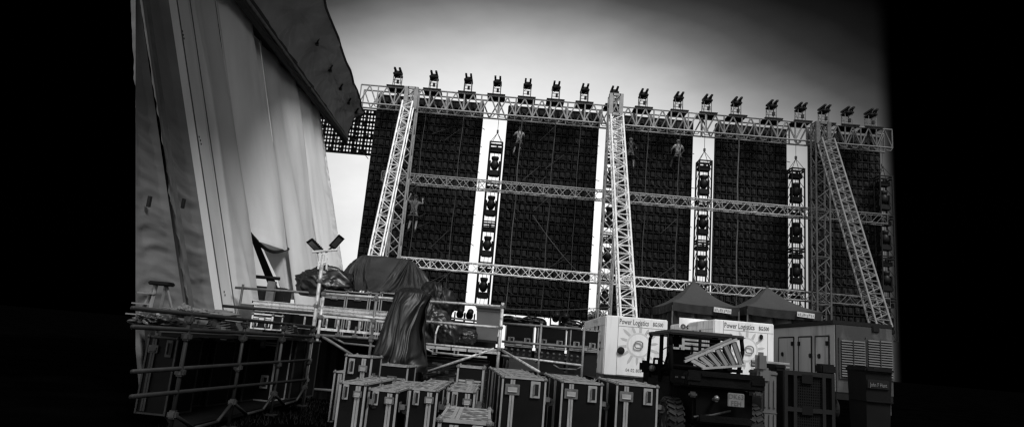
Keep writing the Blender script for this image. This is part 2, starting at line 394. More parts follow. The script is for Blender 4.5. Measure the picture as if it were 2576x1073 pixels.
# open lattice screen end behind the tent eave
t = thing('open_screen_frame', 'open see-through lattice screen frame between tent eave and black screen wall', 'screen frame', (-9.4, YS+.4, 0))
b = MB(); x0, x1 = -11.3, -7.95; z0, z1 = Z(870, 383, YS+.4), 13.6
for i in range(19): b.box((x0+(x1-x0)*i/18, YS+.4, (z0+z1)/2), (.07 if i % 3 else .14, .08, z1-z0))
for j in range(12): b.box(((x0+x1)/2, YS+.4, z0+(z1-z0)*j/11), (x1-x0, .08, .07 if j % 2 else .13))
b.build('lattice', 'ledb', t)
b = MB()
for i in range(12):
    for j in range(8):
        if random.random() < .42: b.box((x0+(x1-x0)*(i+.5)/12, YS+.45, z0+(z1-z0)*(j+random.uniform(.3, .7))/8), (.2, .06, random.uniform(.08, .3)))
for k in range(14):
    xx = random.uniform(x0, x1-.5); zz = random.uniform(z0, z1-.6); b.tube((xx, YS+.3, zz), (xx+random.uniform(-.3, .5), YS+.3, zz+random.uniform(-.5, .5)), .02, 5)
b.build('connector_grid', 'ledf', t)

# ------------------------------------------------------------------ trusses
XE = X(2236, 345, 33.2)
x0 = X(912, 225, 33.3)
tt = thing('top_truss', 'long deep box truss along the top edge of the screen walls', 'truss', (6, 33.3, 13.9))
zt0, zt1 = 13.28, 14.28
for (a, b, m) in [(x0, 9.8, 'alum'), (9.8, 15.5, 'alut'), (15.5, XE, 'alud')]:  # sections darken to the right: falloff painted into the metal
    nb = max(3, round((b-a)/.93))
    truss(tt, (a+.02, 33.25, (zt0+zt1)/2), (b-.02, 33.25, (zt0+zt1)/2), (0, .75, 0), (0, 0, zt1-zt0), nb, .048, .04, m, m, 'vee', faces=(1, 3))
for k in range(46):
    xx = x0+.8+k*.6; b = MB()
    if xx < XE-.3:
        b.path([(xx, 32.85, zt0-.03), (xx+.08, 32.85, zt0-.16), (xx+.32, 32.85, zt0-.16), (xx+.4, 32.85, zt0-.03)], .022, 5); b.build('hanging_bracket', 'alud', tt)
for (nm, za, zb, xa, lab) in [('middle', 9.25, 9.75, X(962, 440, 32.9), 'slim horizontal lattice truss crossing the screen walls at half height'),
                              ('lower', 4.92, 5.38, X(1000, 650, 32.9), 'slim horizontal lattice truss crossing the screen walls low down, just above the gazebos')]:
    t = thing('cross_truss', lab, 'truss', (6, 32.9, za), 'slim trusses crossing the screen walls')
    zc = 1.35+((za+zb)/2-1.35)*32.9/33.4; hh = (zb-za)*.97
    for (a, b, m) in [(xa, 9.0, 'alub' if nm == 'lower' else 'alum'), (9.0, 14.9, 'alum'), (14.9, XE-.5, 'alud')]:  # metal tone steps down rightwards in place of fading light
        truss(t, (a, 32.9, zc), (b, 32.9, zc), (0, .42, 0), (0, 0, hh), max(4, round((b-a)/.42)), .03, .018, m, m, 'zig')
# support towers and their raking braces
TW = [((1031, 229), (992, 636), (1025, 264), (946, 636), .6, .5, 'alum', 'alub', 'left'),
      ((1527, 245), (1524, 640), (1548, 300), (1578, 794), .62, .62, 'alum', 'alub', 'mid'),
      ((2058, 316), (2060, 794), (2073, 357), (2212, 806), .68, .62, 'alud', 'alut', 'right')]  # right tower and brace get dimmed metal for weaker light
tl = {'left': 'worn lattice tower behind the bright raking brace nearest the tent', 'mid': 'lattice tower half hidden by the bright brace between the two generators and the climbers', 'right': 'dim lattice tower at the right, behind the outward leaning brace'}
bl = {'left': 'bright lattice brace leaning down left toward the tent', 'mid': 'brightest lattice brace, nearly upright in the middle above the white generator', 'right': 'dimmed lattice brace leaning down right at the edge of the photo'}
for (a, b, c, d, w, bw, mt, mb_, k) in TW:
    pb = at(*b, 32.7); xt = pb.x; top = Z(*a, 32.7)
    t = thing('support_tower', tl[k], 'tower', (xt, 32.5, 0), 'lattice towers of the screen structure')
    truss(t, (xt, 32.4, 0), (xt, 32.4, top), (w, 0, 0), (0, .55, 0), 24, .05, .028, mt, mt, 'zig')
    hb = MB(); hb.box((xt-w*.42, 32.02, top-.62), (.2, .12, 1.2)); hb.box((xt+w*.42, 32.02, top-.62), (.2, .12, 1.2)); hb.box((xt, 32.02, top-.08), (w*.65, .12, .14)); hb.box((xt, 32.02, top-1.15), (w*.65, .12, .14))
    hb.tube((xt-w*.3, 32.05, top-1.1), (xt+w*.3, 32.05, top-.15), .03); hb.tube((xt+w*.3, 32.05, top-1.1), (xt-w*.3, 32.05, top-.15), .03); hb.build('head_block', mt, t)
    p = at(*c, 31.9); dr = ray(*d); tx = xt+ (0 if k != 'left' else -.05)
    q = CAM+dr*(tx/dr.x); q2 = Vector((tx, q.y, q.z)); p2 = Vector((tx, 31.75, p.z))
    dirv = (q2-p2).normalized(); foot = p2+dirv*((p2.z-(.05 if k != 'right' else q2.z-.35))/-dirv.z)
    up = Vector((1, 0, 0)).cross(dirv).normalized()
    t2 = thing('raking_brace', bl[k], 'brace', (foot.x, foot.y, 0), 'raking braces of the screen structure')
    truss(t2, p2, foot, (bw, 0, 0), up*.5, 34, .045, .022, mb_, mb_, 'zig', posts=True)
    for j in range(34):
        rg = MB(); s0 = p2.lerp(foot, j/34); rg.tube(s0-Vector((bw/2, 0, 0))+up*.25, s0+Vector((bw/2, 0, 0))+up*.25, .022, 6); rg.build('rung', mb_, t2); rg = MB(); rg.tube(s0-Vector((bw/2, 0, 0))-up*.25, s0+Vector((bw/2, 0, 0))-up*.25, .022, 6); rg.build('rung', mb_, t2)
    fp = MB(); fp.box((foot.x-(.3 if k == 'right' else 0), foot.y, foot.z/2), (1.2 if k != 'right' else .6, 1.0, foot.z if k == 'right' else .06)); fp.build('base_plate', 'alud', t2)
# motor stubs standing on the top truss
stub_u = [(997, 228), (1088, 236), (1175, 243), (1248, 250), (1324, 256), (1396, 262), (1468, 268), (1542, 275), (1616, 282), (1705, 287), (1777, 293), (1851, 300), (1940, 308), (2013, 314), (2072, 319), (2131, 324), (2190, 328)]
sp = proto('roof_stub', 'x', 'hoist stub', 'small lattice stubs standing on the top truss')
b = MB(); b.box((0, 0, .02), (.95, .85, .06)); b.build('base_plate', 'ledf', sp)
b = MB()
for sx in (-.2, .2):
    for sy in (-.2, .2): b.tube((sx, sy, .05), (sx*.95, sy, .74), .022, 6)
for z in (.12, .42, .72):
    for sy in (-.2, .2): b.tube((-.2, sy, z), (.2, sy, z), .015, 6)
for sx in (-.2, .2): b.tube((sx, -.2, .12), (sx, .2, .72), .014, 6)
b.tube((-.2, -.2, .42), (.2, -.2, .72), .012, 6); b.build('lattice_frame', 'alut', sp)
b = MB(); b.bev((0, -.05, .76), (.46, .6, .12), .03); b.build('head_block', 'lamp', sp)
for sx in (-.13, .13):
    b = MB(); b.box((sx, -.1, .97), (.1, .85, .09)); b.tube((sx, .1, .8), (sx, .1, .95), .05, 6); b.tube((sx, -.3, .8), (sx, -.4, .95), .04, 6); b.build('arm', 'lamp', sp)
b = MB(); b.lathe((0, -.1, .9), [(.02, -.14), (.09, -.12), (.09, .12), (.02, .14)], 'X', 12); b.build('winch_drum', 'lamp', sp)
b = MB(); b.box((.05, -.17, .34), (.12, .1, .2)); b.build('junction_box', 'lamp', sp)
names = ['first', 'second', 'third', 'fourth', 'fifth', 'sixth', 'seventh', 'eighth', 'ninth', 'tenth', 'eleventh', 'twelfth', 'thirteenth', 'fourteenth', 'fifteenth', 'sixteenth', 'seventeenth']
above = ['', ' beside the leftmost tower head', '', ' over the first bright gap', '', '', '', ' above the brightest brace', '', '', ' over the third bright gap', '', '', ' over the fourth bright gap', ' above the dim right tower', '', ' at the right edge']
for i, (u, v) in enumerate(stub_u):
    p = (X(u, v, 33.2), 33.2, zt1+.05)
    lab = names[i]+' roof stub from the left on the top truss'+above[i]
    if i == 0: sp.location = p; sp['label'] = lab
    else: dup(sp, p, 0, lab)

# ------------------------------------------------------------------ moving-light towers hung in the gaps
def light_fix():
    r = []
    return r
GL = [((1236, 365), (1209, 795), 'hung light tower in the first bright gap, above the wheelie bin'),
      ((1523, 392), (1518, 800), 'hung light tower in the second bright gap, partly behind the bright brace'),
      ((1765, 412), (1762, 760), 'hung light tower in the third bright gap, over the left gazebo peak'),
      ((2003, 432), (2003, 770), 'hung light tower in the fourth bright gap, left of the dim tower'),
      ((2231, 452), (2231, 775), 'hung light tower cut by the right edge of the photo')]
ht = proto('light_tower', 'x', 'light tower', 'light towers hung in the bright gaps')
LT = 8.6
b = MB()
for sx in (-.33, .33):
    for sy in (-.3, .3): b.tube((sx, sy, 0), (sx, sy, LT), .042, 6)
b.build('rail', 'ledf', ht)
b = MB()
for k in range(5):
    for z in (k*LT/4+.02, k*LT/4-.12):
        if -.01 <= z <= LT+.05:
            b.box((0, -.3, z), (.72, .07, .06)); b.box((0, .3, z), (.72, .07, .06)); b.box((-.33, 0, z), (.06, .6, .06)); b.box((.33, 0, z), (.06, .6, .06))
for k in range(16):
    z = k*LT/16; b.tube((-.33, .3, z), (-.33, -.3, z+LT/16), .018, 5); b.tube((.33, -.3, z), (.33, .3, z+LT/16), .018, 5)
b.build('cross_frame', 'ledf', ht)
for k in range(4):
    z = (k+.5)*LT/4
    f = MB(); f.bev((0, 0, z-.6), (.56, .42, .24), .04); f.build('light_base', 'lamp', ht)
    y_ = MB(); y_.box((-.25, 0, z-.2), (.08, .2, .62)); y_.box((.25, 0, z-.2), (.08, .2, .62)); y_.box((0, 0, z-.44), (.5, .22, .08)); y_.build('light_yoke', 'lamp', ht)
    h_ = MB(); h_.sph((0, 0, z-.1), .23, (.95, 1, 1.3)); h_.lathe((0, 0, z+.12), [(.15, 0), (.2, .12), (.2, .22), (.02, .22)], 'Z', 14); hh = h_.build('light_head', 'lamp', ht, True)
    l_ = MB(); l_.lathe((0, 0, z+.36), [(.001, 0), (.15, -.01)], 'Z', 14); l_.build('lens', 'glass', hh)
    c_ = MB(); c_.box((0, .05, z+.72), (.58, .4, .22)); c_.box((.05, 0, z+.92), (.1, .1, .3)); c_.build('dimmer_box', 'lamp', ht)
b = MB(); b.tube((-.1, -.1, 0), (-.06, -.1, LT), .014, 5); b.tube((.1, .1, 0), (.14, .06, LT), .012, 5); b.build('cable', 'lamp', ht)
b = MB()
for sx in (-.33, .33):
    for sy in (-.3, .3): b.tube((sx, sy, LT), (0, 0, LT+.62), .014, 5)
b.build('bridle', 'lamp', ht)
b = MB(); b.box((0, 0, LT+.7), (.1, .1, .16)); b.tube((0, 0, LT+.75), (0, 0, LT+2.3), .013, 5); b.build('lifting_chain', 'alud', ht)
for i, (a, c, lab) in enumerate(GL):
    pa, pc = at(*a, 33.75), at(*c, 33.75); p = (pc.x, 33.75, pa.z-LT+.1)
    if i == 0: ht.location = p; ht['label'] = lab
    else: dup(ht, p, 0, lab)
# loose vertical cables and ropes
ropes = [(1165, 300, 33.2, 3.3, .025, 'thin grey cable hanging at the right side of the widest screen wall', 'cable'),
         (1312, 312, 33.3, 3.2, .035, 'pale climbing rope beside the white shirted climber', 'alud'),
         (1396, 320, 33.3, 3.2, .028, 'thin cable down the middle of the screen wall section with the white shirted climber', 'cable'),
         (1710, 345, 33.3, 3.2, .03, 'rope running down past the climber in the white vest', 'cable'),
         (1858, 350, 33.3, 3.2, .045, 'thick grey cable down the screen wall above the gazebos', 'alud'),
         (1070, 290, 33.3, 5.0, .022, 'thin rope of the climber nearest the tent', 'cable'),
         (1630, 335, 33.3, 3.2, .03, 'cable between the two climbers right of the bright brace', 'cable'),
         (1460, 320, 33.3, 3.2, .02, 'faint cable near the right edge of the second screen wall', 'cable')]
for (u, v, y, zb, r, lab, m) in ropes:
    p = at(u, v, y); b = MB(); n_ = 10
    b.path([(p.x+.03*sin(k*1.7), y, p.z+.6+(zb-p.z-.6)*k/n_) for k in range(n_+1)], r*.8, 6)
    tag(b.build('hanging_cable', m, off=(p.x, y, zb)), lab, 'cable')
p, q = at(1340, 540, 33.0), at(1450, 680, 32.0); b = MB(); b.path([p.lerp(q, k/8)+Vector((0, 0, -.12*sin(pi*k/8))) for k in range(9)], .018, 6); b.sph(p.lerp(q, .5)+Vector((0, 0, -.1)), .05)
tag(b.build('guy_rope', 'cable', off=tuple(q)), 'slack rope slanting down across the second screen wall', 'rope')
p, q = at(1270, 775, 31.5), at(1530, 772, 31.5); b = MB(); b.path([p.lerp(q, k/8)+Vector((0, 0, -.1*sin(pi*k/8))) for k in range(9)], .02, 6)
tag(b.build('stay_wire', 'cable', off=tuple(p)), 'level wire strung low in front of the second screen wall', 'wire')

# ------------------------------------------------------------------ people
def skinned(name, pts, edges, m, parent, sub=2, root=0):
    me = bpy.data.meshes.new(name); me.from_pydata([q[0] for q in pts], edges, []); me.update()
    o = bpy.data.objects.new(name, me); COL.objects.link(o)
    md = o.modifiers.new('Skin', 'SKIN'); md.use_smooth_shade = True
    if not me.skin_vertices: me.attributes  # created by the modifier
    for i, q in enumerate(pts):
        r = q[1]; me.skin_vertices[0].data[i].radius = (r, r) if not isinstance(r, tuple) else r
        me.skin_vertices[0].data[i].use_root = (i == root)
    s = o.modifiers.new('Sub', 'SUBSURF'); s.levels = sub; s.render_levels = sub
    dg = bpy.context.evaluated_depsgraph_get(); m2 = bpy.data.meshes.new_from_object(o.evaluated_get(dg))
    bpy.data.objects.remove(o); m2.materials.clear(); m2.materials.append(M[m])
    m2.polygons.foreach_set('use_smooth', [True]*len(m2.polygons))
    o = bpy.data.objects.new(name, m2); COL.objects.link(o); o.parent = parent; o['org'] = parent['org']; return o
def person(label, loc, rz, arms, legs, shirt, hat, sleeves=False, longs=False):
    """arms: two (elbow, wrist, fingertip direction), legs: two (knee, ankle); figure faces +Y before rz"""
    t = proto('person', label, 'person', 'climbers roped on the screen walls')
    P = [((0, 0, .95), .13), ((0, 0, 1.12), .12), ((0, .01, 1.3), (.15, .11)), ((0, .0, 1.44), .1), ((0, .01, 1.52), .055), ((0, .03, 1.6), .075), ((0, .025, 1.68), .09), ((0, .02, 1.74), .07), ((0, .115, 1.645), .018)]
    Ed = [(0, 1), (1, 2), (2, 3), (3, 4), (4, 5), (5, 6), (6, 7), (6, 8)]
    for sx in (-1, 1):
        P.append(((sx*.088, .02, 1.65), .014)); Ed.append((6, len(P)-1))
    for sx, (e, w, hd) in zip((-1, 1), arms):
        i = len(P); sh = Vector((sx*.19, 0, 1.42)); hd = Vector(hd).normalized(); w = Vector(w)
        palm = w+hd*.07; kn = w+hd*.1
        P += [(tuple(sh), .062), (tuple(e), .045), (tuple(w), .03), (tuple(palm), (.034, .02)), (tuple(kn), (.034, .018))]
        Ed += [(3, i), (i, i+1), (i+1, i+2), (i+2, i+3), (i+3, i+4)]
        side = hd.cross(Vector((0, 1, 0.2))).normalized(); curl = side.cross(hd).normalized()
        for k, fl_ in enumerate((.06, .075, .07, .055)):
            a = kn+side*(k-1.5)*.02; b1 = a+hd*fl_*.55+curl*.012; b2 = b1+hd*fl_*.35+curl*.03
            j = len(P); P += [(tuple(a+hd*.012), .009), (tuple(b1), .0085), (tuple(b2), .007)]; Ed += [(i+4, j), (j, j+1), (j+1, j+2)]
        j = len(P); th = palm-side*.05; P += [(tuple(th), .011), (tuple(th+hd*.045+curl*.02), .009)]; Ed += [(i+3, j), (j, j+1)]
    for sx, (k_, a_) in zip((-1, 1), legs):
        i = len(P); toe = Vector(a_)+Vector((0, .17, -.06))
        P += [((sx*.1, 0, .88), .098), (k_, .058), (a_, .038), (tuple(Vector(a_)+Vector((0, -.03, -.05))), .035), (tuple(toe), .035)]
        Ed += [(0, i), (i, i+1), (i+1, i+2), (i+2, i+3), (i+3, i+4)]
    body = skinned('body', P, Ed, 'skin', t)
    Sh = [((0, 0, .98), .155), ((0, 0, 1.12), .145), ((0, .01, 1.3), (.185, .135)), ((0, 0, 1.43), .12), ((0, .01, 1.49), .07)]; Se = [(0, 1), (1, 2), (2, 3), (3, 4)]
    for sx, (e, w, hd) in zip((-1, 1), arms):
        i = len(Sh); sh = Vector((sx*.19, 0, 1.42)); m_ = sh.lerp(Vector(e), .6); Sh += [(tuple(sh), .082), (tuple(m_), .066)]; Se += [(3, i), (i, i+1)]
        if sleeves: Sh += [(tuple(e), .058), (tuple(w), .042)]; Se += [(i+1, i+2), (i+2, i+3)]
    skinned('shirt', Sh, Se, shirt, t)
    Pn = [((0, 0, 1.0), .15), ((0, 0, .92), .155)]; Pe = [(0, 1)]
    for sx, (k_, a_) in zip((-1, 1), legs):
        i = len(Pn); hp = Vector((sx*.1, 0, .86)); Pn += [(tuple(hp), .118), (tuple(hp.lerp(Vector(k_), .9)), .088)]; Pe += [(1, i), (i, i+1)]
        if longs: Pn += [(tuple(Vector(k_).lerp(Vector(a_), .9)), .06)]; Pe += [(i+1, i+2)]
    skinned('trousers' if longs else 'shorts', Pn, Pe, 'shorts', t)
    for (k_, a_) in legs:
        b = MB(); a_ = Vector(a_); b.sph(a_+Vector((0, .06, -.06)), .06, (.85, 2.2, .9)); b.tube(a_+Vector((0, 0, -.06)), a_+Vector((0, 0, .08)), .052, 8); b.build('boot', 'boot', t, True)
    b = MB(); b.sph((0, .015, 1.70), .115, (1, 1.12, .95), 14, 8, z0=-.15); b.build('helmet', hat, t, True)
    h = MB()
    for sx in (-1, 1): h.path([(sx*.09, -.145, 1.02), (sx*.02, -.15, 1.25), (sx*.12, -.13, 1.46), (sx*.13, .0, 1.53), (sx*.11, .15, 1.35), (sx*.09, .17, 1.0)], .02, 6)
    h.lathe((0, 0, 1.0), [(.165, -.03), (.172, 0), (.165, .03)], 'Z', 14)
    for sx in (-1, 1): h.lathe((sx*.11, 0, .78), [(.122, -.02), (.126, 0), (.122, .02)], 'Z', 12)
    h.tube((0, .15, 1.05), (0, .32, 1.3), .014, 6); h.box((0, .17, 1.03), (.1, .06, .06)); h.build('harness', 'strapw', t)
    t.location = loc; t.rotation_euler.z = rz; return t
up_ = (0, .1, 1)
def climber(u, vtop, vbot, y, *a, **k):
    p = at((u), (vtop+vbot)/2, y); s = (Z(u, vtop, y)-Z(u, vbot, y))/1.82
    o = person(a[0], (p.x, y, p.z-.9*s), *a[1:], **k); o.scale = (s, s, s); return o
climber(1306, 318, 392, 33.9, 'climber in white shirt and dark shorts, one bare leg stretched down, beside a pale rope', .2,
        [((-.34, .12, 1.25), (-.22, .33, 1.35), (.3, .6, .5)), ((.36, .16, 1.28), (.2, .36, 1.5), (-.2, .4, .8))],
        [((-.2, .1, .5), (-.3, -.02, .08)), ((.12, .38, .72), (.16, .1, .42))], 'shirtw', 'hatd')
climber(1586, 345, 424, 33.9, 'climber in dark shirt with bare calves, hanging just right of the bright brace', -.15,
        [((-.33, .15, 1.22), (-.15, .3, 1.1), (.3, .5, .1)), ((.33, .15, 1.2), (.12, .32, 1.2), (-.3, .5, .2))],
        [((-.2, .12, .5), (-.24, .02, .1)), ((.19, .1, .48), (.2, .03, .06))], 'shirtd', 'hat')
climber(1706, 350, 427, 33.9, 'climber in pale vest and long dark trousers, legs apart, near the third bright gap', .1,
        [((-.36, .12, 1.2), (-.28, .33, 1.05), (.2, .6, -.1)), ((.36, .1, 1.22), (.26, .28, 1.0), (-.1, .5, -.3))],
        [((-.3, .2, .58), (-.42, .0, .16)), ((.22, .2, .52), (.26, .02, .1))], 'shirtw', 'hat', longs=True)
climber(1041, 488, 582, 33.6, 'climber with raised arms, light top and bare calves, right of the leftmost lattice tower', 0,
        [((-.36, .06, 1.52), (-.3, .2, 1.78), (.1, .3, 1)), ((.36, .14, 1.4), (.3, .34, 1.62), (-.1, .4, 1))],
        [((-.14, .1, .48), (-.18, -.02, .06)), ((.16, .08, .47), (.15, -.03, .05))], 'shirtg', 'hatd')

# ------------------------------------------------------------------ gazebos
def gazebo(apex, x0, x1, y0, y1, ze, zp, lab, sign):
    cx, cy = (x0+x1)/2, (y0+y1)/2
    t = thing('gazebo', lab, 'gazebo', (cx, cy, 0), 'dark pop-up gazebos behind the generators')
    ap = Vector((cx, cy, zp)); cs = [Vector((x0, y0, ze)), Vector((x1, y0, ze)), Vector((x1, y1, ze)), Vector((x0, y1, ze))]
    cn = MB()
    for i in range(4):
        a, b = cs[i], cs[(i+1) % 4]
        def P(s, r):
            e = a.lerp(b, s); q = ap.lerp(e, r); sag = -.16*sin(pi*r)*(1-.35*sin(pi*s)); q.z += sag - .05*r*r*sin(pi*s) + .01*mn.noise((s*9, r*5, i)); return q
        cn.grid(16, 12, P)
    cn.build('canopy', 'gaz', t, True)
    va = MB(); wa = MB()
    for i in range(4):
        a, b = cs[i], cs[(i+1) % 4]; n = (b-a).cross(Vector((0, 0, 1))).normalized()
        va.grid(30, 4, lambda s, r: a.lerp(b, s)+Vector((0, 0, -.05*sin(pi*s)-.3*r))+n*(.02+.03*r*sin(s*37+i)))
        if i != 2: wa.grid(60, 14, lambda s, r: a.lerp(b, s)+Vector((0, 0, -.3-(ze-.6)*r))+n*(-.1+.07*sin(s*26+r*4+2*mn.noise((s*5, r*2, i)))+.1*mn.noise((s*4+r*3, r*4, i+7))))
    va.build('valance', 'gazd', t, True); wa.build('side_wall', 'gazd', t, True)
    for c in cs: 
        l = MB(); l.box((c.x*.99+cx*.01, c.y*.99+cy*.01, ze/2-.05), (.05, .05, ze-.1)); l.build('leg', 'alud', t)
    k = MB(); k.tube(ap-Vector((0, 0, .2)), ap+Vector((0, 0, .05)), .05); k.build('peak_cap', 'gaz', t)
    sg = MB(); sx = x1-.62; sg.box((sx, y0-.075, ze-.16), (.62, .01, .17), m=Matrix.Rotation(radians(3), 3, 'Y')); so = sg.build('sign', 'label', t)
    mk = MB()
    for k in range(9): mk.box((sx-.26+k*.065, y0-.083, ze-.165+.02*sin(k*2.3)), (.03+.02*(k % 3 == 0), .006, .06+.03*(k % 2)), m=Matrix.Rotation(radians(3), 3, 'Y'))
    mk.build('printed_mark', 'inkm', so)
    return t
yg = 23.4
ze = Z(1690, 752, yg)
g1 = gazebo(None, X(1692, 757, yg), X(1857, 775, yg)+.04, yg, yg+3.2, Z(1760, 765, yg)+.02, Z(1735, 703, yg+1.6), 'dark pop-up gazebo left of the pair, behind the buggy roof', None)
hv = MB(); p = at(1815, 796, yg-.12); hv.lathe(p, [(.001, -.02), (.15, -.02), (.16, .02), (.001, .03)], 'Y', 18); hv.build('round_vent', 'ledb', g1)
gazebo(None, X(1880, 770, yg), X(2072, 788, yg)-.05, yg, yg+3.2, Z(1975, 780, yg)+.06, Z(1935, 721, yg+1.6), 'dark pop-up gazebo right of the pair, beside the grey generator roof', None)

# ------------------------------------------------------------------ generators
YG = 18.0
def sun_emblem(t, c, r, m1='emb', m2='embr'):
    d = MB(); n = 40
    d.add([(c[0]+r*cos(2*pi*k/n), c[1], c[2]+r*sin(2*pi*k/n)) for k in range(n)], [tuple(range(n))]); o = d.build('sun_emblem', m1, t)
    w = MB(); w.add([(c[0]+r*.86*cos(2*pi*k/n), c[1]-.003, c[2]+r*.86*sin(2*pi*k/n)) for k in range(n)], [tuple(range(n))]); w.build('sun_disc', 'white', o)
    y = MB()
    for k in range(14):
        a = 2*pi*(k+.3)/14; l = r*(1.82 if k % 2 else 1.62); hw = .1
        p0 = Vector((cos(a-hw), 0, sin(a-hw)))*r*1.03; p1 = Vector((cos(a+hw), 0, sin(a+hw)))*r*1.03
        p2 = Vector((cos(a+.09), 0, sin(a+.09)))*l*.85; p3 = Vector((cos(a+.02), 0, sin(a+.02)))*l; p4 = Vector((cos(a-.05), 0, sin(a-.05)))*l*.85
        y.add([Vector(c)+q for q in (p0, p1, p2, p3, p4)], [(0, 1, 2, 3, 4)])
    y.build('sun_rays', m2, o)
def genset(x0, x1, z0, z1, L, lab, style):
    w = x1-x0; t = thing('generator', lab, 'generator', (x0, YG, 0), 'generators in a row')
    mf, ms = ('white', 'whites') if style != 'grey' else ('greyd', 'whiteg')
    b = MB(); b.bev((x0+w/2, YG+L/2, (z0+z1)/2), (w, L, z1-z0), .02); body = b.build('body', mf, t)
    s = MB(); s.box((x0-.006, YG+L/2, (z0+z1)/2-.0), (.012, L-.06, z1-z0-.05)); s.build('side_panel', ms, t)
    k = MB(); k.box((x0+w/2, YG+L/2, z0-.09), (w*.98, L*.99, .17)); k.build('skid', 'black', t)
    for yy in (YG+.9, YG+L-1.1):
        for sx in (x0+.15, x1-.15):
            ty = MB(); ty.lathe((sx, yy, .34), [(.1, -.1), (.32, -.1), (.34, -.05), (.34, .05), (.32, .1), (.1, .1)], 'X', 20); ty.build('wheel', 'rubber', t)
    return t, body
def at_y(u, v): return at(u, v, YG)
for gi, (ul, ud, ur, vt, vb, lab) in enumerate([(1525, 1557, 1680, 798, 941, 'white generator with sun emblem, leftmost, half behind the buggy cab'), (1797, 1820, 1947, 808, 958, 'white generator with sun emblem, second, behind the ladder in the buggy')]):
    a, b = at_y(ul, vt), at_y(ur, vt+6); zb = at_y(ul, vb).z; zt = max(a.z, b.z); xd = at_y(ud, vt).x
    t, body = genset(a.x, b.x, zb, zt, 4.7, lab, 'white')
    f = MB(); zl = zt-.26
    for (p, q) in [((xd, zl), (b.x-.02, zl)), ((xd, zb+.02), (xd, zt-.02)), ((b.x-.17, zb+.05), (b.x-.17, zl)), ((xd, zb+.03), (b.x-.17, zb+.03))]: f.tube((p[0], YG-.001, p[1]), (q[0], YG-.001, q[1]), .006, 5)
    f.build('door_seam', 'inkm', t)
    wd = b.x-xd
    text('Power Logistics', 'lettering', 'ink', t, (xd+.02, YG-.004, zt-.2), .205, sx=wd*.655/1.42)
    text('BG:500', 'lettering', 'ink', t, (xd+wd*.70, YG-.004, zt-.195), .15, sx=.62, ext=.004)
    c = at_y(1607, 867) if gi == 0 else at_y(1876, 878)
    sun_emblem(t, (c.x, YG-.004, c.z), .33)
    hd = MB(); n = 18
    hp = at_y(1606, 866) if gi == 0 else at_y(1884, 878)
    pts = [Vector((hp.x+.105*max(-1, min(1, 1.2*cos(2*pi*k/n))), YG-.05, hp.z+.10*max(-.85, sin(2*pi*k/n)))) for k in range(n+1)]; hd.path(pts, .016, 6); hd.build('handle', 'inkm', t)
    if gi == 0:
        kn = MB(); q = at_y(1562, 880); kn.lathe((q.x, YG-.03, q.z), [(.001, -.04), (.09, -.03), (.1, .02), (.1, .03)], 'Y', 16); kn.build('lock_cap', 'black', t)
        text('04 02 805', 'lettering', 'inkm', t, (at_y(1573, 932).x, YG-.004, at_y(1573, 932).z), .12, sx=.9)
    else:
        kn = MB(); q = at_y(1914, 846); kn.bev((q.x, YG-.03, q.z), (.09, .06, .13), .02); kn.build('latch', 'black', t)
    # details of the shaded long side
    X0 = a.x-.014; ls = [.6, 1.55, 2.3]; H = zt-zb
    sd = MB()
    for z in (zl, zb+H*.44): sd.box((X0, YG+2.35, z), (.008, 4.6, .025))
    for yy in (1.1, 2.1, 3.1, 3.9): sd.box((X0, YG+yy, zb+H*.45), (.006, .015, H*.85))
    sd.build('panel_seam', 'emb', t)
    for (yy, zz, hh) in [(1.2, .80, .12), (1.9, .78, .2), (3.0, .77, .12), (1.95, .2, .2), (1.2, .13, .13), (3.1, .25, .12), (3.3, .5, .13), (.7, .53, .07), (.7, .42, .07)]:
        hi = MB(); hi.box((X0-.01, YG+yy, zb+H*zz), (.03, .09, hh)); hi.build('hinge', 'black', t)
    hi = MB(); hi.sph((X0-.02, YG+1.95, zb+H*.5), .12, (.3, 1, 1.2)); hi.build('vent_cap', 'black', t)
    vn = MB()
    for (yy, w_) in [(3.9, .55), (2.75, .6)]:
        for k in range(9): vn.box((X0-.002, YG+yy, zb+.12+k*.065), (.02, w_, .05), m=Matrix.Rotation(.0, 3, 'Y'))
    vn.build('air_vent', 'louv', t)
    mk = MB()
    for (yy, zz, n_, hh) in [(1.5, .95, 8, .09), (1.75, .67, 5, .08), (1.75, .59, 5, .07)]:
        for k in range(n_): mk.box((X0-.004, YG+yy+k*.12, zb+H*zz), (.006, .07+.03*(k % 2), hh))
    mk.build('printed_mark', 'emb', t)
    sw = MB()
    for k in range(7):
        aa = k*.42-.3; pts = [Vector((X0-.006, YG+.75+.28*cos(aa)*(.6+.4*j/5)*1.5, zb+H*.3+(.15+.35*j/5)*sin(aa)*1.2+.1)) for j in range(6)]
        sw.path(pts, .012, 4)
    sw.build('swirl_emblem', 'emb', t)
a, b = at_y(2101, 815), at(2244, 822, YG)
zt = at_y(2101, 813).z; zb = at_y(2101, 985).z
t, body = genset(a.x, b.x, zb, zt, 4.2, 'long grey generator with three doors and louvred front at the right edge', 'grey')
rt = MB(); rt.box(((a.x+b.x)/2-.03, YG+2.15, zt+.05), (b.x-a.x+.06, 4.3, .1)); rt.build('roof', 'black', t)
def side(u):     # point on the long side (x = a.x) at image column u
    return atx(u, 880, a.x).y
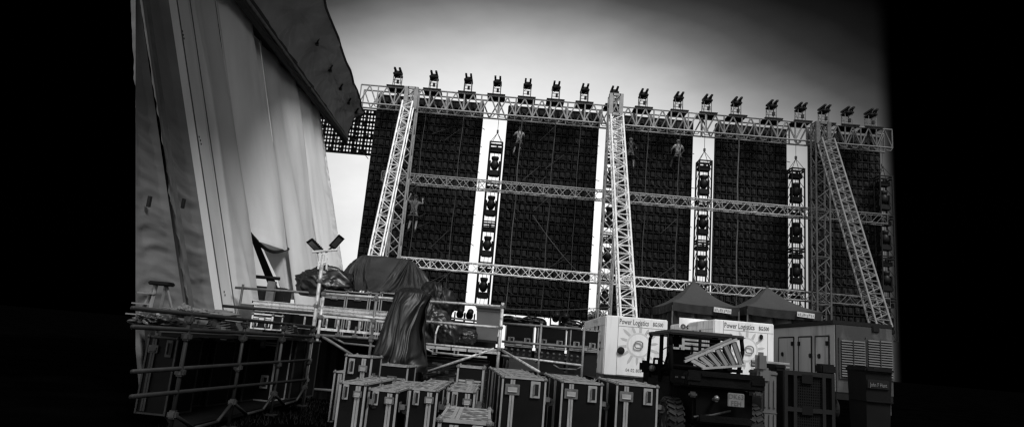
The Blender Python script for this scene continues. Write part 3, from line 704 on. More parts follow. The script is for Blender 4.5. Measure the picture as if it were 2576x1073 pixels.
for (u0, u1, hu, hv_) in [(1962, 1999, 1968, 889), (2012, 2044, 2038, 893), (2054, 2088, 2060, 894)]:
    y0, y1 = side(u1), side(u0); zc = (zt-.3+zb)/2
    d = MB(); d.box((a.x-.02, (y0+y1)/2, zc), (.03, y1-y0, zt-zb-.35)); do = d.build('door', 'whiteg', t)
    g_ = MB(); zz0, zz1 = zc-(zt-zb-.35)/2, zc+(zt-zb-.35)/2
    for (p, q) in [((y0, zz0), (y0, zz1)), ((y0, zz1), (y1, zz1)), ((y1, zz1), (y1, zz0))]: g_.tube((a.x-.03, p[0], p[1]), (a.x-.03, q[0], q[1]), .022, 6)
    g_.build('door_gasket', 'black', do)
    hp = atx(hu, hv_, a.x-.05); hh = MB(); hh.bev(hp, (.05, .15, .13), .02); hh.build('handle', 'black', do)
    hg = MB(); hg.box((a.x-.05, y0+.06 if hu != 2038 else y1-.05, zz1-.2), (.04, .12, .12)); hg.build('hinge', 'bind', do)
# louvred front
for (u0, u1) in [(2114, 2173), (2181, 2241)]:
    p0, p1 = at_y(u0, 852), at_y(u1, 857); q0 = at_y(u0+4, 946)
    fr = MB(); fr.box(((p0.x+p1.x)/2, YG-.02, (p0.z+q0.z)/2), (p1.x-p0.x+.1, .03, p0.z-q0.z+.1)); fo = fr.build('louvre_frame', 'greyd', t)
    bk = MB(); bk.box(((p0.x+p1.x)/2, YG-.036, (p0.z+q0.z)/2), (p1.x-p0.x, .006, p0.z-q0.z)); bk.build('louvre_shadow', 'black', fo)
    lv = MB(); n = 15
    for k in range(n): lv.box(((p0.x+p1.x)/2, YG-.06, q0.z+(p0.z-q0.z)*(k+.5)/n), (p1.x-p0.x, .012, .05), m=Matrix.Rotation(radians(-35), 3, 'X'))
    lv.box(((p0.x+p1.x)/2, YG-.075, (p0.z+q0.z)/2), (.02, .02, p0.z-q0.z)); lv.build('louvre_blades', 'louv', fo)
bd = MB(); p0, p1 = at_y(2093, 830), at_y(2107, 830); zz = at_y(2100, 950).z; bd.box((a.x-.004, YG+.3, (p0.z+zz)/2), (.012, .42, p0.z-zz)); bo = bd.build('name_band', 'ink', t)
text('John F Hunt', 'lettering', 'whiteg', bo, (a.x-.014, YG+.42, p0.z-.06), .24, rot=(pi/2, pi/2, -pi/2), sx=1.0)
kk = MB(); q = at_y(2165, 830)+Vector((.35, 0, 0)); q = at_y(2202, 826); kk.bev((q.x, YG-.02, q.z), (.2, .05, .2), .04); kk.build('sight_port', 'black', t)
# sign panel with dark marks standing on the roof of the second generator
sb = MB(); p0, p1 = at(1709, 798, 20.5), at(1806, 806, 20.5); sb.box(((p0.x+p1.x)/2, 20.5, p0.z-.14), (p1.x-p0.x, .05, .3)); so = sb.build('roof_sign', 'white', off=((p0.x+p1.x)/2, 20.5, p0.z-.3))
tag(so, 'low white board with dark letter tops standing on the second generator', 'sign')
for k in range(7):
    mk = MB(); q = p0.x+.12+k*.155; mk.lathe((q, 20.47, p0.z-.26), [(.02, -.005), (.085-.02*(k % 3 == 1), -.004), (.085-.02*(k % 3 == 1), .004)], 'Y', 12); mk.build('printed_mark', 'ink', so)

# ------------------------------------------------------------------ flight cases
CASES = {}
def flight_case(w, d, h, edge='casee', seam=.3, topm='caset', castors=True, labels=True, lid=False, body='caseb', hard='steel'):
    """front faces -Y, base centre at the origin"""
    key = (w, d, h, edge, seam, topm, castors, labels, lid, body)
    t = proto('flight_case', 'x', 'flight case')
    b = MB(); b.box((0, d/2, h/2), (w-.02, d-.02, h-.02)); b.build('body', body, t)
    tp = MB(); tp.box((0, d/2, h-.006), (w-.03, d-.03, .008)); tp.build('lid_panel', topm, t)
    e = MB(); r = .017
    xs, ys, zs = (-w/2+r/2, w/2-r/2), (r/2, d-r/2), (r/2, h-r/2)
    for x in xs:
        for y in ys: e.box((x, y, h/2), (r+.008, r+.008, h))
        for z in zs: e.box((x, d/2, z), (r+.004, d+.004, r+.004))
    for y in ys:
        for z in zs: e.box((0, y, z), (w, r+.002, r+.006))
    e.build('edge_trim', edge, t)
    for x in xs:
        for y in ys:
            for z in zs[1:]: c = MB(); c.sph((x*1.0, y, z), .027, nu=8, nv=6); c.bev((x, y+(.012 if y > d/2 else -.012)*0, z), (.065, .045, .065), .02); c.build('ball_corner', hard, t)
    sx = -w/2+w*seam
    s = MB()
    if lid:
        for dz in (-.02, .02): s.box((0, -.002, h*seam+dz), (w-.06, .014, .026))
    else:
        for dx in (-.017, .017): s.box((sx+dx, -.004, h/2), (.028, .016, h-.07)); s.box((sx+dx, d/2, h+.001), (.028, d-.07, .012))
    s.build('lid_seam', edge, t)
    if labels:
        lw = min(.21, w*.33)
        l = MB(); lx = sx if not lid else 0; zc = h*.83 if not lid else h*seam
        l.bev((lx, -.014, zc), (lw, .012, lw*.72), .02); lo = l.build('latch_dish', hard, t)
        k = MB(); k.box((lx, -.024, zc), (lw*.66, .012, lw*.32)); k.tube((lx-lw*.3, -.03, zc-.03), (lx+lw*.3, -.03, zc-.03), .008, 6); k.build('latch', edge, lo)
        for hx in ([w*.26 if seam < .5 else -w*.24] if not lid else [-w*.28, w*.28]):
            zc2 = h*.85 if not lid else h*.3
            hb = MB(); hb.bev((hx, -.012, zc2), (w*.22, .01, min(.22, h*.24)), .02); ho = hb.build('handle_dish', edge, t)
            hk = MB(); hk.box((hx+w*.02, -.018, zc2), (w*.10, .008, min(.22, h*.24)*.68)); hk.build('handle_recess', 'black', ho)
            gp = MB(); gp.tube((hx-.03*w, -.03, zc2-.07), (hx-.03*w, -.03, zc2+.07), .011, 6); gp.build('grip', hard, ho)
    if castors:
        for zz in (h*.22, h*.72):
            q = MB(); q.box((w/2+.02, d*.2, zz), (.012, .12, .12)); q.box((w/2+.05, d*.2-.03, zz), (.07, .012, .06)); q.box((w/2+.05, d*.2+.03, zz), (.07, .012, .06)); qo = q.build('castor', hard, t)
            wv = MB(); wv.lathe((w/2+.09, d*.2, zz-.03), [(.015, -.022), (.05, -.022), (.055, 0), (.05, .022), (.015, .022)], 'Y', 14); wv.build('castor_wheel', 'rubber', qo)
    return t
used = {}
def case(dim, loc, rz, lab, **kw):
    k = (dim, tuple(sorted(kw.items())))
    if k not in used:
        used[k] = flight_case(*dim, **kw); o = used[k]; o.location = loc; o.rotation_euler.z = rz; o['label'] = lab
    else: o = dup(used[k], loc, rz, lab)
    o['group'] = 'black flight cases with metal edges'; return o
def row(u, v, y, dim, n, rz, labs, **kw):
    p = at(u, v, y); dv = Vector((-sin(rz), cos(rz), 0))
    for k in range(n):
        q = p+dv*(k*(dim[1]+.025)); case(dim, (q.x+random.uniform(-.015, .015), q.y, 0), rz+random.uniform(-.012, .012), labs[k], **kw)
r4 = radians(4)
hA = Z(1322, 949, 9.2); hB = Z(1465, 960, 9.3); hC = Z(1604, 966, 9.3)
row(1322, 949, 9.2, (.60, .78, round(hA, 3)), 4, r4, ['tall black flight case, front of the row in the middle foreground', 'second tall flight case of the middle row, just behind its front case', 'third tall flight case of the middle row', 'rearmost tall flight case of the middle row, under the scaffold brace'], seam=.24)
row(1465, 959, 9.3, (.56, .75, round(hB, 3)), 3, radians(2), ['tall black flight case, front of the row between the middle row and the buggy row', 'second tall flight case of the row left of the buggy side row', 'rear tall flight case of the row in front of the generator side'], seam=.24)
row(1604, 965, 9.3, (.57, .72, round(hC, 3)), 2, radians(1), ['tall black flight case nearest the buggy, front of its row', 'tall flight case behind the one nearest the buggy, below the sun emblem'], seam=.24)
hs = .66
def lowrow(u, v, y, w, n, rz, labs, **kw): row(u, v, y, (w, .72, round(Z(u, v, y), 3)), n, rz, labs, **kw)
lowrow(963, 979, 8.5, .37, 3, -r4*.6, ['low black flight case, front of the second row from the left', 'middle low flight case of the second row from the left', 'rear low flight case of the second row from the left'], seam=.74, edge='casee')
lowrow(1066, 977, 8.6, .36, 3, -r4*.3, ['low black flight case, front of the third row from the left', 'middle low flight case of the third row from the left', 'rear low flight case of the third row from the left'], seam=.72)
lowrow(1160, 980, 8.5, .34, 2, 0, ['low flight case in front of the case lettered TR', 'low flight case just behind the front one of the fourth row'], seam=.72)
lowrow(890, 961, 8.4, .33, 2, -r4, ['leftmost front flight case beside the dark grass', 'flight case just behind the leftmost front one'], seam=.72)
c = at(1168, 1072, 4.75); zt_ = Z(1168, 1026, 5.6)
o = case((.36, .95, round(zt_, 3)), (c.x, 4.75, 0), radians(1), 'nearest flight case, low at the bottom edge, seen mostly from above', seam=.3)
def onecase(u, v, y, w, d, h, rz, lab, z=0, **kw):
    p = at(u, v, y); return case((w, d, round(h, 3)), (p.x, y, z), rz, lab, **kw)
onecase(904, 893, 9.9, .40, .5, Z(904, 893, 9.9), -r4*1.5, 'upright flight case standing high behind the leftmost front case', seam=.7)
onecase(867, 934, 10.6, .32, .5, Z(867, 934, 10.6), -r4, 'small flight case peeping out left of the upright case', labels=False, castors=False)
onecase(990, 917, 11, .50, .55, Z(990, 917, 11), -r4*1.5, 'squat flight case with double top edge below the tall black tarpaulin', seam=.75, lid=True, castors=False)
k_ = onecase(1185, 921, 10.0, .39, .55, Z(1185, 921, 10.0), 0, 'flight case lettered TR behind the low fourth row', seam=.78, lid=True, castors=False)
p = at(1185, 921, 10.0); hK = Z(1185, 921, 10.0)
text('TR', 'lettering', 'label', k_, (.06, -.012, hK*.45), .11)
# ------------------------------------------------------------------ scaffold platforms
def scaf(lab, loc, grp='scaffold platforms'): return thing('scaffold', lab, 'scaffold', loc, grp)
def pipe(t, nm, pts, m, r=.03):
    b = MB(); b.path([Vector(q) for q in pts], r, 8); return b.build(nm, m, t, True)
def coup(t, p, m='steel'):
    b = MB(); b.bev(p, (.10, .10, .09), .02); return b.build('coupler', m, t)
# near left run: stands along x = XS
PA = at(775, 900, 12.4); XS = PA.x
s1 = scaf('dark scaffold railing run along the left foreground, in front of the tent', (XS, 9, 0))
def sx(u, v): return atx(u, v, XS)
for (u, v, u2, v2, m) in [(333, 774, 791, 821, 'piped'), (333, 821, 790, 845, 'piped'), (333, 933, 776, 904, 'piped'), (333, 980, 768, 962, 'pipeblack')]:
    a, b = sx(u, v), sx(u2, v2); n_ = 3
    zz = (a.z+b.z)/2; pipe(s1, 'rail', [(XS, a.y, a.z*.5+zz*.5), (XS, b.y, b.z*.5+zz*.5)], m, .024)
for (u, v, zt_, m) in [(768, 962, 1.34, 'pipedm'), (691, 977, 1.42, 'pipedm'), (588, 993, 1.42, 'piped'), (442, 1000, 1.42, 'pipeblack')]:  # post colours darken toward the near end, shade put into the metal
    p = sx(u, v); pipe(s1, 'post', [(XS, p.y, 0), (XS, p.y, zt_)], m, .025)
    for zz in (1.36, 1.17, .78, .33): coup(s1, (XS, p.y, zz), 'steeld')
    f = MB(); f.box((XS, p.y, .01), (.16, .16, .02)); f.build('base_plate', 'piped', s1)
p0, p1, p2 = sx(768, 962), sx(691, 977), sx(588, 993)
for a, b in ((p0, p1), (p1, p2), (p2, sx(442, 1010))):
    pipe(s1, 'low_bracket', [(XS, a.y, .33), (XS, a.y*.75+b.y*.25, .12), (XS, a.y*.35+b.y*.65, .12), (XS, b.y, .33)], 'pipeblack' if b.y < 8.5 else 'piped', .022)
# raking end rail toward the mast
pipe(s1, 'rail', [sx(735, 818), at(793, 823, 13.0)], 'pipem')
bx = MB(); dp = [(XS-.1, 7.15), (XS-.1, 12.2), (XS-1.6, 12.2), (XS-1.6, 9.9)]
bx.add([(a, b, 1.16) for a, b in dp]+[(a, b, 1.2) for a, b in dp], [(0, 1, 2, 3), (4, 5, 6, 7), (0, 1, 5, 4), (1, 2, 6, 5), (2, 3, 7, 6), (3, 0, 4, 7)]); bx.build('deck', 'deckd', s1)
for yy in (12.1, 10.2): pipe(s1, 'post', [(XS-1.7, yy, 0), (XS-1.7, yy, 1.35)], 'pipeblack')
# middle platform
YM = 13.4
s2 = scaf('scaffold platform with pale ladder and beams, behind the floodlight mast', (at(900, 900, YM).x, YM, 0))
def qm(u, v, y=YM): return at(u, v, y)
for (a, b, m) in [((817, 738), (1010, 752), 'pipel'), ((560, 768), (797, 787), 'pipedm'), ((814, 787), (1000, 804), 'pipel'), ((800, 842), (1000, 854), 'pipem'), ((790, 978), (900, 985), 'pipem')]:
    pa, pb = qm(*a), qm(*b); pipe(s2, 'ledger', [pa, pb], m)
for (u, v, m) in [(815, 735, 'pipel'), (948, 740, 'pipem'), (1005, 745, 'pipem')]:
    p = qm(u, v); pipe(s2, 'post', [p, (p.x, p.y, 0)], m)
    for vv in (738, 797, 845): coup(s2, (p.x, p.y, Z(u, vv+(u-817)*.08, YM)))
pipe(s2, 'brace', [qm(812, 845), qm(886, 892)], 'pipem'); pipe(s2, 'bracket', [qm(836, 846), qm(865, 862), qm(985, 874)], 'pipem', .022)
pipe(s2, 'back_ledger', [at(592, 722, 15.5), at(806, 737, 15.5)], 'pipem')
for u in (612, 806):
    p = at(u, 712+(u-592)*.09, 15.5); pipe(s2, 'back_post', [p, (p.x, p.y, 0)], 'alud')
dk = MB(); p, q = qm(800, 840), qm(1040, 840); dk.bb((p.x, YM+.05, 1.2), (q.x, YM+3.2, 1.26)); dk.build('deck', 'deckd', s2)
sk_ = MB(); pa, pb = at(798, 900, YM+.6), at(1062, 900, YM+.6); sk_.grid(80, 1, lambda s, t: Vector((pa.x+(pb.x-pa.x)*s, YM+.6+.04*sin(s*60), 1.19*t))); sk_.build('black_backing_sheet', 'ledb', s2, True)  # added black sheet, darkens the gap where the lit tent wall showed
sk_ = MB(); pa, pb = at(636, 900, 15.35), at(1012, 900, 15.35); sk_.grid(80, 1, lambda s, t: Vector((pa.x+(pb.x-pa.x)*s, 15.35+.05*sin(s*71), 1.70*t))); sk_.build('black_backing_sheet', 'ledb', s2, True)  # second added sheet, blacks out the bright wall behind the beams
for u in (850, 893, 935, 975):
    bl_ = MB(); p = qm(u, 842+(u-800)*.06); bl_.tube(p+Vector((0, -.02, .02)), p+Vector((0, -.02, .22)), .022); bl_.box(p+Vector((0, -.03, .03)), (.09, .06, .06)); bl_.build('deck_clamp', 'steel', s2)
# right platform
YR = 14.4
s3 = scaf('scaffold platform with pale plank deck carrying the wheelie bin', (at(1160, 900, YR).x, YR, 0))
q3 = lambda u, v, y=YR: at(u, v, y)
for (a, b, m) in [((1052, 755), (1264, 770), 'pipel'), ((1052, 806), (1262, 823), 'pipel'), ((1048, 862), (1250, 880), 'pipel')]: pipe(s3, 'rail', [q3(*a), q3(*b)], m)
for (u, v, m) in [(1265, 760, 'pipel'), (1054, 752, 'pipem')]:
    p = q3(u, v); pipe(s3, 'post', [p, (p.x, p.y, 0)], m, .036)
    for vv in (770, 823, 878): coup(s3, (p.x, p.y, Z(u, vv-(0 if u > 1200 else 16), YR)))
pipe(s3, 'brace', [q3(1243, 876), q3(1062, 938)], 'pipel'); pipe(s3, 'brace', [q3(1264, 880), at(1356, 934, 12.6)], 'pipel')
for k in range(5):
    a = q3(1058+k*40, 861+k*3.4); b = q3(1095+k*40, 864+k*3.4); pk = MB(); pk.bb((a.x, YR-.02, a.z-.10), (b.x-.01, YR+1.9, a.z)); pk.build('deck_plank', 'deck', s3)
pipe(s3, 'bracket', [q3(1062, 870), q3(1090, 885), q3(1225, 898)], 'pipel', .024)
for u in (1094, 1148, 1202):
    p = q3(u, 880+(u-1094)*.08); b = MB(); b.box(p, (.11, .03, .16)); bo = b.build('clamp_plate', 'alum', s3); h = MB(); h.box(p+Vector((0, -.02, 0)), (.05, .01, .07)); h.build('clamp_slot', 'black', bo)
# rear right run
YQ = 15.6
s4 = scaf('long low scaffold run with cases on it, ending at the leftmost generator', (at(1360, 900, YQ).x, YQ, 0))
q4 = lambda u, v, y=YQ: at(u, v, y)
for (a, b, m) in [((1262, 812), (1462, 826), 'pipem'), ((1262, 857), (1466, 873), 'pipem'), ((1262, 893), (1466, 918), 'pipel'), ((1330, 945), (1470, 955), 'pipem')]: pipe(s4, 'ledger', [q4(*a), q4(*b)], m, .028)
for u, v in ((1362, 812), (1470, 822)):
    p = q4(u, v); pipe(s4, 'post', [p, (p.x, p.y, 0)], 'pipem', .03)
pipe(s4, 'bracket', [q4(1275, 905), q4(1290, 915), q4(1330, 917), q4(1352, 904)], 'alud', .02); pipe(s4, 'bracket', [q4(1392, 916), q4(1408, 926), q4(1450, 928), q4(1464, 920)], 'alud', .02)
dk = MB(); p, q = q4(1270, 893), q4(1470, 893); dk.bb((p.x, YQ+.03, p.z-.35), (q.x, YQ+2.2, p.z-.3)); dk.build('deck', 'deckd', s4)
zdk = p.z-.3
for k in range(13):
    kn = MB(); u = 1272+k*15; p = q4(u, 881+(u-1262)*.11); kn.box(p, (.05, .05, .10)); kn.sph(p+Vector((0, -.03, .05)), .04); kn.build('deck_clamp', 'steeld', s4)
# road cases on that run
cw = X(1348, 850, YQ)-X(1274, 850, YQ)
for i, (u, v) in enumerate([(1309, 816), (1390, 822), (1472, 828)]):
    p = q4(u, v, YQ+.25); zb = Z(u, v+55, YQ+.25)
    onecase(u, v, YQ+.25, round(cw, 2), .8, p.z-zb, 0, ['flight case on the long low scaffold, nearest the wheelie bin', 'middle flight case on the long low scaffold', 'flight case on the long low scaffold, touching the leftmost generator'][i], z=zb, edge='casee', body='caseb', castors=False, lid=True, seam=.12, topm='caseb')
    sup = MB(); sup.bb((p.x-cw*.48, YQ+.3, zdk), (p.x+cw*.48, YQ+1, zb)); tag(sup.build('dolly', 'black', off=(p.x, YQ+.6, zdk)), ['black dolly under the flight case nearest the wheelie bin', 'black dolly under the middle flight case of the long run', 'black dolly under the flight case touching the generator'][i], 'dolly', 'dollies on the long scaffold')
# coiled cables and small lamps on top of those cases
for i, (u, v, w, lab) in enumerate([(1292, 806, 44, 'dark cable heap on the road case nearest the wheelie bin'), (1345, 808, 58, 'largest dark cable heap on the long scaffold run'), (1432, 818, 34, 'dark cable heap nearest the leftmost generator')]):
    p = q4(u, v, YQ+.5); b = MB()
    for k in range(26):
        pts = []; rr = random.uniform(.1, .2); cx = p.x+random.uniform(-.5, .5)*w*YQ/FPX*.8; ph = random.uniform(0, 6); tl_ = random.uniform(-.8, .8)
        zc0 = p.z-.02+random.uniform(-.04, .08)
        for j in range(13):
            a = ph+j*pi/6; pts.append((cx+rr*cos(a), YQ+.55+rr*sin(a)*cos(tl_), zc0+rr*sin(a)*sin(tl_)*.7))
        b.path(pts, .024, 5)
    tag(b.build('cable_heap', 'lamp', off=(p.x, YQ+.5, p.z-.1)), lab, 'cable')
def stagelight(u, v, y, hgt, lab):
    p = at(u, v, y); t = thing('stage_light', lab, 'stage light', (p.x, y, p.z-hgt), 'small stage lights against the bright strip'); z = p.z-hgt
    b = MB(); b.bev((p.x, y, z+.05), (.26, .22, .1), .02); b.build('base', 'lamp', t)
    b = MB(); b.box((p.x-.12, y, z+.2), (.03, .08, .24)); b.box((p.x+.12, y, z+.2), (.03, .08, .24)); b.box((p.x, y, z+.1), (.26, .1, .03)); b.build('yoke', 'lamp', t)
    b = MB(); b.sph((p.x, y, z+.27), .1, (.9, 1.2, 1)); b.tube((p.x, y-.05, z+.3), (p.x+.03, y-.18, z+.36), .075, 10); b.build('head', 'lamp', t, True)
stagelight(1398, 796, YQ+.5, .3, 'small upright stage light on the middle road case, against the bright strip')
stagelight(1420, 799, YQ+.5, .3, 'small stage light between the upright lamp and the generator')
stagelight(1158, 780, 15.9, .36, 'stage light just left of the wheelie bin, farther from it')
stagelight(1182, 783, 15.9, .36, 'stage light touching the left side of the wheelie bin')
pipe(s3, 'back_rail', [at(1110, 795, 15.7), at(1200, 806, 15.7)], 'pipem', .022); pipe(s3, 'back_rail', [at(1120, 838, 15.7), at(1200, 844, 15.7)], 'alud', .022)
bk = MB(); a, b = at(1105, 797, 15.8), at(1262, 812, 16.4); bk.bb((a.x, 15.8, 1.25), (b.x-.1, 16.5, Z(1160, 808, 15.9))); tag(bk.build('low_crate', 'black', off=((a.x+b.x)/2, 16.1, 1.25)), 'black crate behind the wheelie bin carrying two stage lights', 'crate')

# dark equipment racks under the right deck
def rack(u0, u1, v0, v1, y, lab):
    a, b = at(u0, v0, y), at(u1, v1, y); t = thing('equipment_rack', lab, 'rack', ((a.x+b.x)/2, y, 0))
    bx = MB(); bx.bb((a.x, y, .05), (b.x, y+.7, a.z)); bx.build('body', 'caseb', t)
    n = 5
    for k in range(n):
        z = a.z-.06-(k+.5)*(a.z-.2)/n
        f = MB(); f.box(((a.x+b.x)/2, y-.01, z), (b.x-a.x-.08, .02, (a.z-.2)/n*.8)); fo = f.build('drawer', 'rubber', t)
        l = MB()
        for j in range(9):
            if random.random() < .75: l.box((a.x+.12+j*(b.x-a.x-.2)/9*random.uniform(.9, 1.05), y-.024, z+random.uniform(-.02, .03)), (random.uniform(.04, .12), .008, random.uniform(.03, .06)))
        l.build('drawer_label', 'alud', fo)
        e = MB(); e.box(((a.x+b.x)/2, y-.014, z+(a.z-.2)/n*.46), (b.x-a.x-.04, .02, .018)); e.build('drawer_edge', 'caseed', fo)
rack(1066, 1228, 893, 940, YR+.15, 'dark rack of labelled drawers under the plank deck')
p, q = at(1275, 895, 15.2), at(1352, 935, 15.2); b = MB(); b.bev(((p.x+q.x)/2, 15.9, Z(1310, 908, 15.2)-.1), (q.x-p.x, 1.0, .3), .06); tag(b.build('covered_pallet', 'tarpg', off=(p.x, 15.9, 0)), 'low grey covered load under the long scaffold beside the plank deck post', 'pallet')

# ------------------------------------------------------------------ floodlight mast
pm0, pm1 = at(781, 993, 12.7), at(811, 640, 12.7)
mx = (at(790, 820, 12.7)).x
ms = thing('floodlight_mast', 'thin pale pole with two tilted floodlights in front of the tent', 'light mast', (mx, 12.7, 0))
b = MB(); b.tube((mx, 12.7, 0), (pm1.x*.5+mx*.5, 12.7, pm1.z), .034, 10); b.build('pole', 'pipel', ms, True)
tx = pm1.x*.5+mx*.5; zt = pm1.z
b = MB(); b.tube((tx-.06, 12.7, zt-.28), (tx-.06, 12.7, zt+.02), .02, 6); b.tube((tx+.1, 12.7, zt-.28), (tx+.07, 12.7, zt+.05), .02, 6); b.tube((tx-.06, 12.7, zt-.15), (tx+.1, 12.7, zt-.15), .02, 6); b.tube((tx-.22, 12.7, zt+.04), (tx+.26, 12.7, zt+.12), .022, 6); b.build('bracket', 'alub', ms)
for (u, v, u2, v2, tl_) in [(778, 603, 806, 632, 0), (860, 594, 834, 622, 1)]:
    a, c = at(u, v, 12.6), at(u2, v2, 12.75); d = (c-a); L = d.length; mid = (a+c)/2; dn = d.normalized(); n = dn.cross(Vector((0, 1, 0))).normalized()
    nn = (n*(1 if n.z < 0 else -1)*.35 + Vector((0, -1, 0))*.9).normalized(); w = nn.cross(dn).normalized()
    m3 = Matrix((dn, w, nn)).transposed()
    b = MB(); b.box(mid, (L, .14, .05), m=m3); bo = b.build('floodlight', 'lamp', ms)
    f = MB()
    for k in range(7): f.box(mid-nn*.045+dn*(-L*.4+k*L*.13), (.015, .12, .05), m=m3)
    f.build('cooling_fin', 'lamp', bo)
    g_ = MB(); g_.box(mid+nn*.03, (L*.7, .09, .008), m=m3); g_.build('lens', 'glass', bo)
    y_ = MB(); y_.tube(c, (tx+(.04 if tl_ else -.04), 12.7, zt+.05), .02, 6); y_.build('yoke', 'lamp', bo)
for vv in (705, 768, 843, 905, 955):
    p = at(781+(993-vv)*.085, vv, 12.7); coup(ms, (mx+(tx-mx)*p.z/zt, 12.7, p.z), 'steel')

# ------------------------------------------------------------------ ladder and beams on the middle platform
def beam(u0, v0, u1, v1, y, hh, lab):
    a, b = at(u0, v0, y), at(u1, v1, y); z = (a.z+b.z)/2; t = thing('aluminium_beam', lab, 'beam', ((a.x+b.x)/2, y, z), 'pale aluminium beams stacked on the platform')
    o = MB(); o.bev(((a.x+b.x)/2, y, z), (b.x-a.x, .09, hh*.92), .012); o.build('web', 'alub', t)
    for s_ in (-1, 1):
        f = MB(); f.box(((a.x+b.x)/2, y-.055, z+s_*hh*.42), (b.x-a.x, .03, hh*.14)); f.build('flange', 'alub', t)
    e = MB(); e.box((a.x-.012, y, z), (.02, .07, hh*.6)); e.build('end_cap', 'black', t)
beam(638, 759, 1003, 788, 13.62, .075, 'topmost pale aluminium beam of the stack on the platform')
beam(640, 769, 1000, 797, 13.6, .07, 'middle pale aluminium beam of the stack')
beam(644, 778, 985, 805, 13.62, .065, 'lowest pale aluminium beam of the stack, just above the ladder')
def ladder(name, lab, P, Q, sep, nr, m, rr=.02, depth=.07, tread=None):
    """two stiles P->Q and P+sep->Q+sep"""
    P, Q, sep = Vector(P), Vector(Q), Vector(sep); t = thing(name, lab, 'ladder', tuple(P)); ax = (Q-P).normalized(); sn = sep.normalized(); nn = ax.cross(sn).normalized()
    m3 = Matrix((ax, sn, nn)).transposed(); L = (Q-P).length
    for o in (Vector(), sep):
        b = MB(); b.box((P+Q)/2+o, (L, .03, depth), m=m3); b.box((P+Q)/2+o+nn*depth*.45, (L, .05, .012), m=m3); b.box((P+Q)/2+o-nn*depth*.45, (L, .05, .012), m=m3); b.build('stile', m, t)
    for k in range(nr):
        c = P.lerp(Q, (k+.5)/nr)+sep/2; b = MB()
        if tread: b.box(c, (.025, sep.length-.03, tread), m=m3); b.box(c+ax*.012, (.05, sep.length-.03, .02), m=m3)
        else: b.tube(c-sep/2, c+sep/2, rr, 8)
        b.build('rung', m, t)
    return t
a, b = at(748, 821, 13.5), at(1000, 842, 13.5); zl = (a.z+b.z)/2
sp_ = at(760, 789, 13.5).z-at(760, 822, 13.5).z
ladder('ladder', 'long aluminium ladder lying on edge under the pale beams', (a.x, 13.55, zl), (b.x, 13.55, zl), (0, 0, sp_), 9, 'alub', depth=.06)
a, b = at(800, 745, 15.0), 0
for i, (u0, u1, v) in enumerate([(817, 872, 728), (875, 930, 731), (933, 958, 735), (962, 1006, 734)]):
    p, q = at(u0, v, 15.2), at(u1, v, 15.2); onecase((u0+u1)/2, v, 15.2, round(q.x-p.x, 2), .6, p.z-1.27, 0, ['leftmost black case on the platform below the big grey tarpaulin', 'second black case below the big grey tarpaulin', 'narrow third case below the big grey tarpaulin', 'rightmost case below the big grey tarpaulin'][i], z=1.27, castors=False, lid=True, seam=.86, topm='caseb')

# ------------------------------------------------------------------ tarpaulins
def drape(name, lab, ridge, peri, m, pleat=.07, npl=9, sag=.10, nr=26, seed=1., base=None):
    b = MB(); rd = [at(*q) for q in ridge]; pr = [at(*q) for q in peri]; n = 320
    def along(L, t, closed):
        k = len(L); f = t*(k if closed else k-1); i = int(f) % k; j = (i+1) % k if closed else min(i+1, k-1); return L[i].lerp(L[j], f-int(f))
    P = []
    for i in range(n+1):
        t = i/n % 1.; e = along(pr, t, True); best = min(range(21), key=lambda k: (along(rd, k/20, False)-e).length); P.append((along(rd, best/20, False), e))
    P = [((P[i-1][0]+P[i][0]+P[(i+1) % n][0])/3, P[i][1]) for i in range(n)]; P.append(P[0])
    cen = sum(pr, Vector())/len(pr)
    vs = []
    def fn(s, r):
        i = min(n, int(round(s*n))); a, e = P[i]; q = a.lerp(e, r); o = (e-cen); o.z = 0; o = o.normalized() if o.length > 0 else o
        q = q+(o+Vector((0, 0, .35)))*(pleat*1.1*min(1, r*3)**.6*creased(s*npl, r*1.1, seed))
        q.z += -sag*sin(pi*r)+.03*mn.noise((q.x*5, q.z*5, seed)); return q
    b.grid(n, nr, fn); return tag(b.build(name, m, smooth=True, off=tuple(Vector((cen.x, cen.y, min(p.z for p in pr))))), lab, 'tarpaulin')
drape('tarpaulin', 'big grey tarpaulin draped like a low tent over the cases beside the stage tent',
      [(918, 641, 17), (975, 644, 17.1), (1030, 652, 17)],
      [(866, 700, 16.8), (872, 740, 15.9), (905, 736, 15.5), (950, 742, 15.4), (1000, 740, 15.4), (1050, 748, 15.6), (1092, 748, 16.2), (1078, 728, 18), (1000, 705, 18.8), (890, 695, 18.6)], 'tarpg', .26, 26, .16, nr=40, seed=2.)
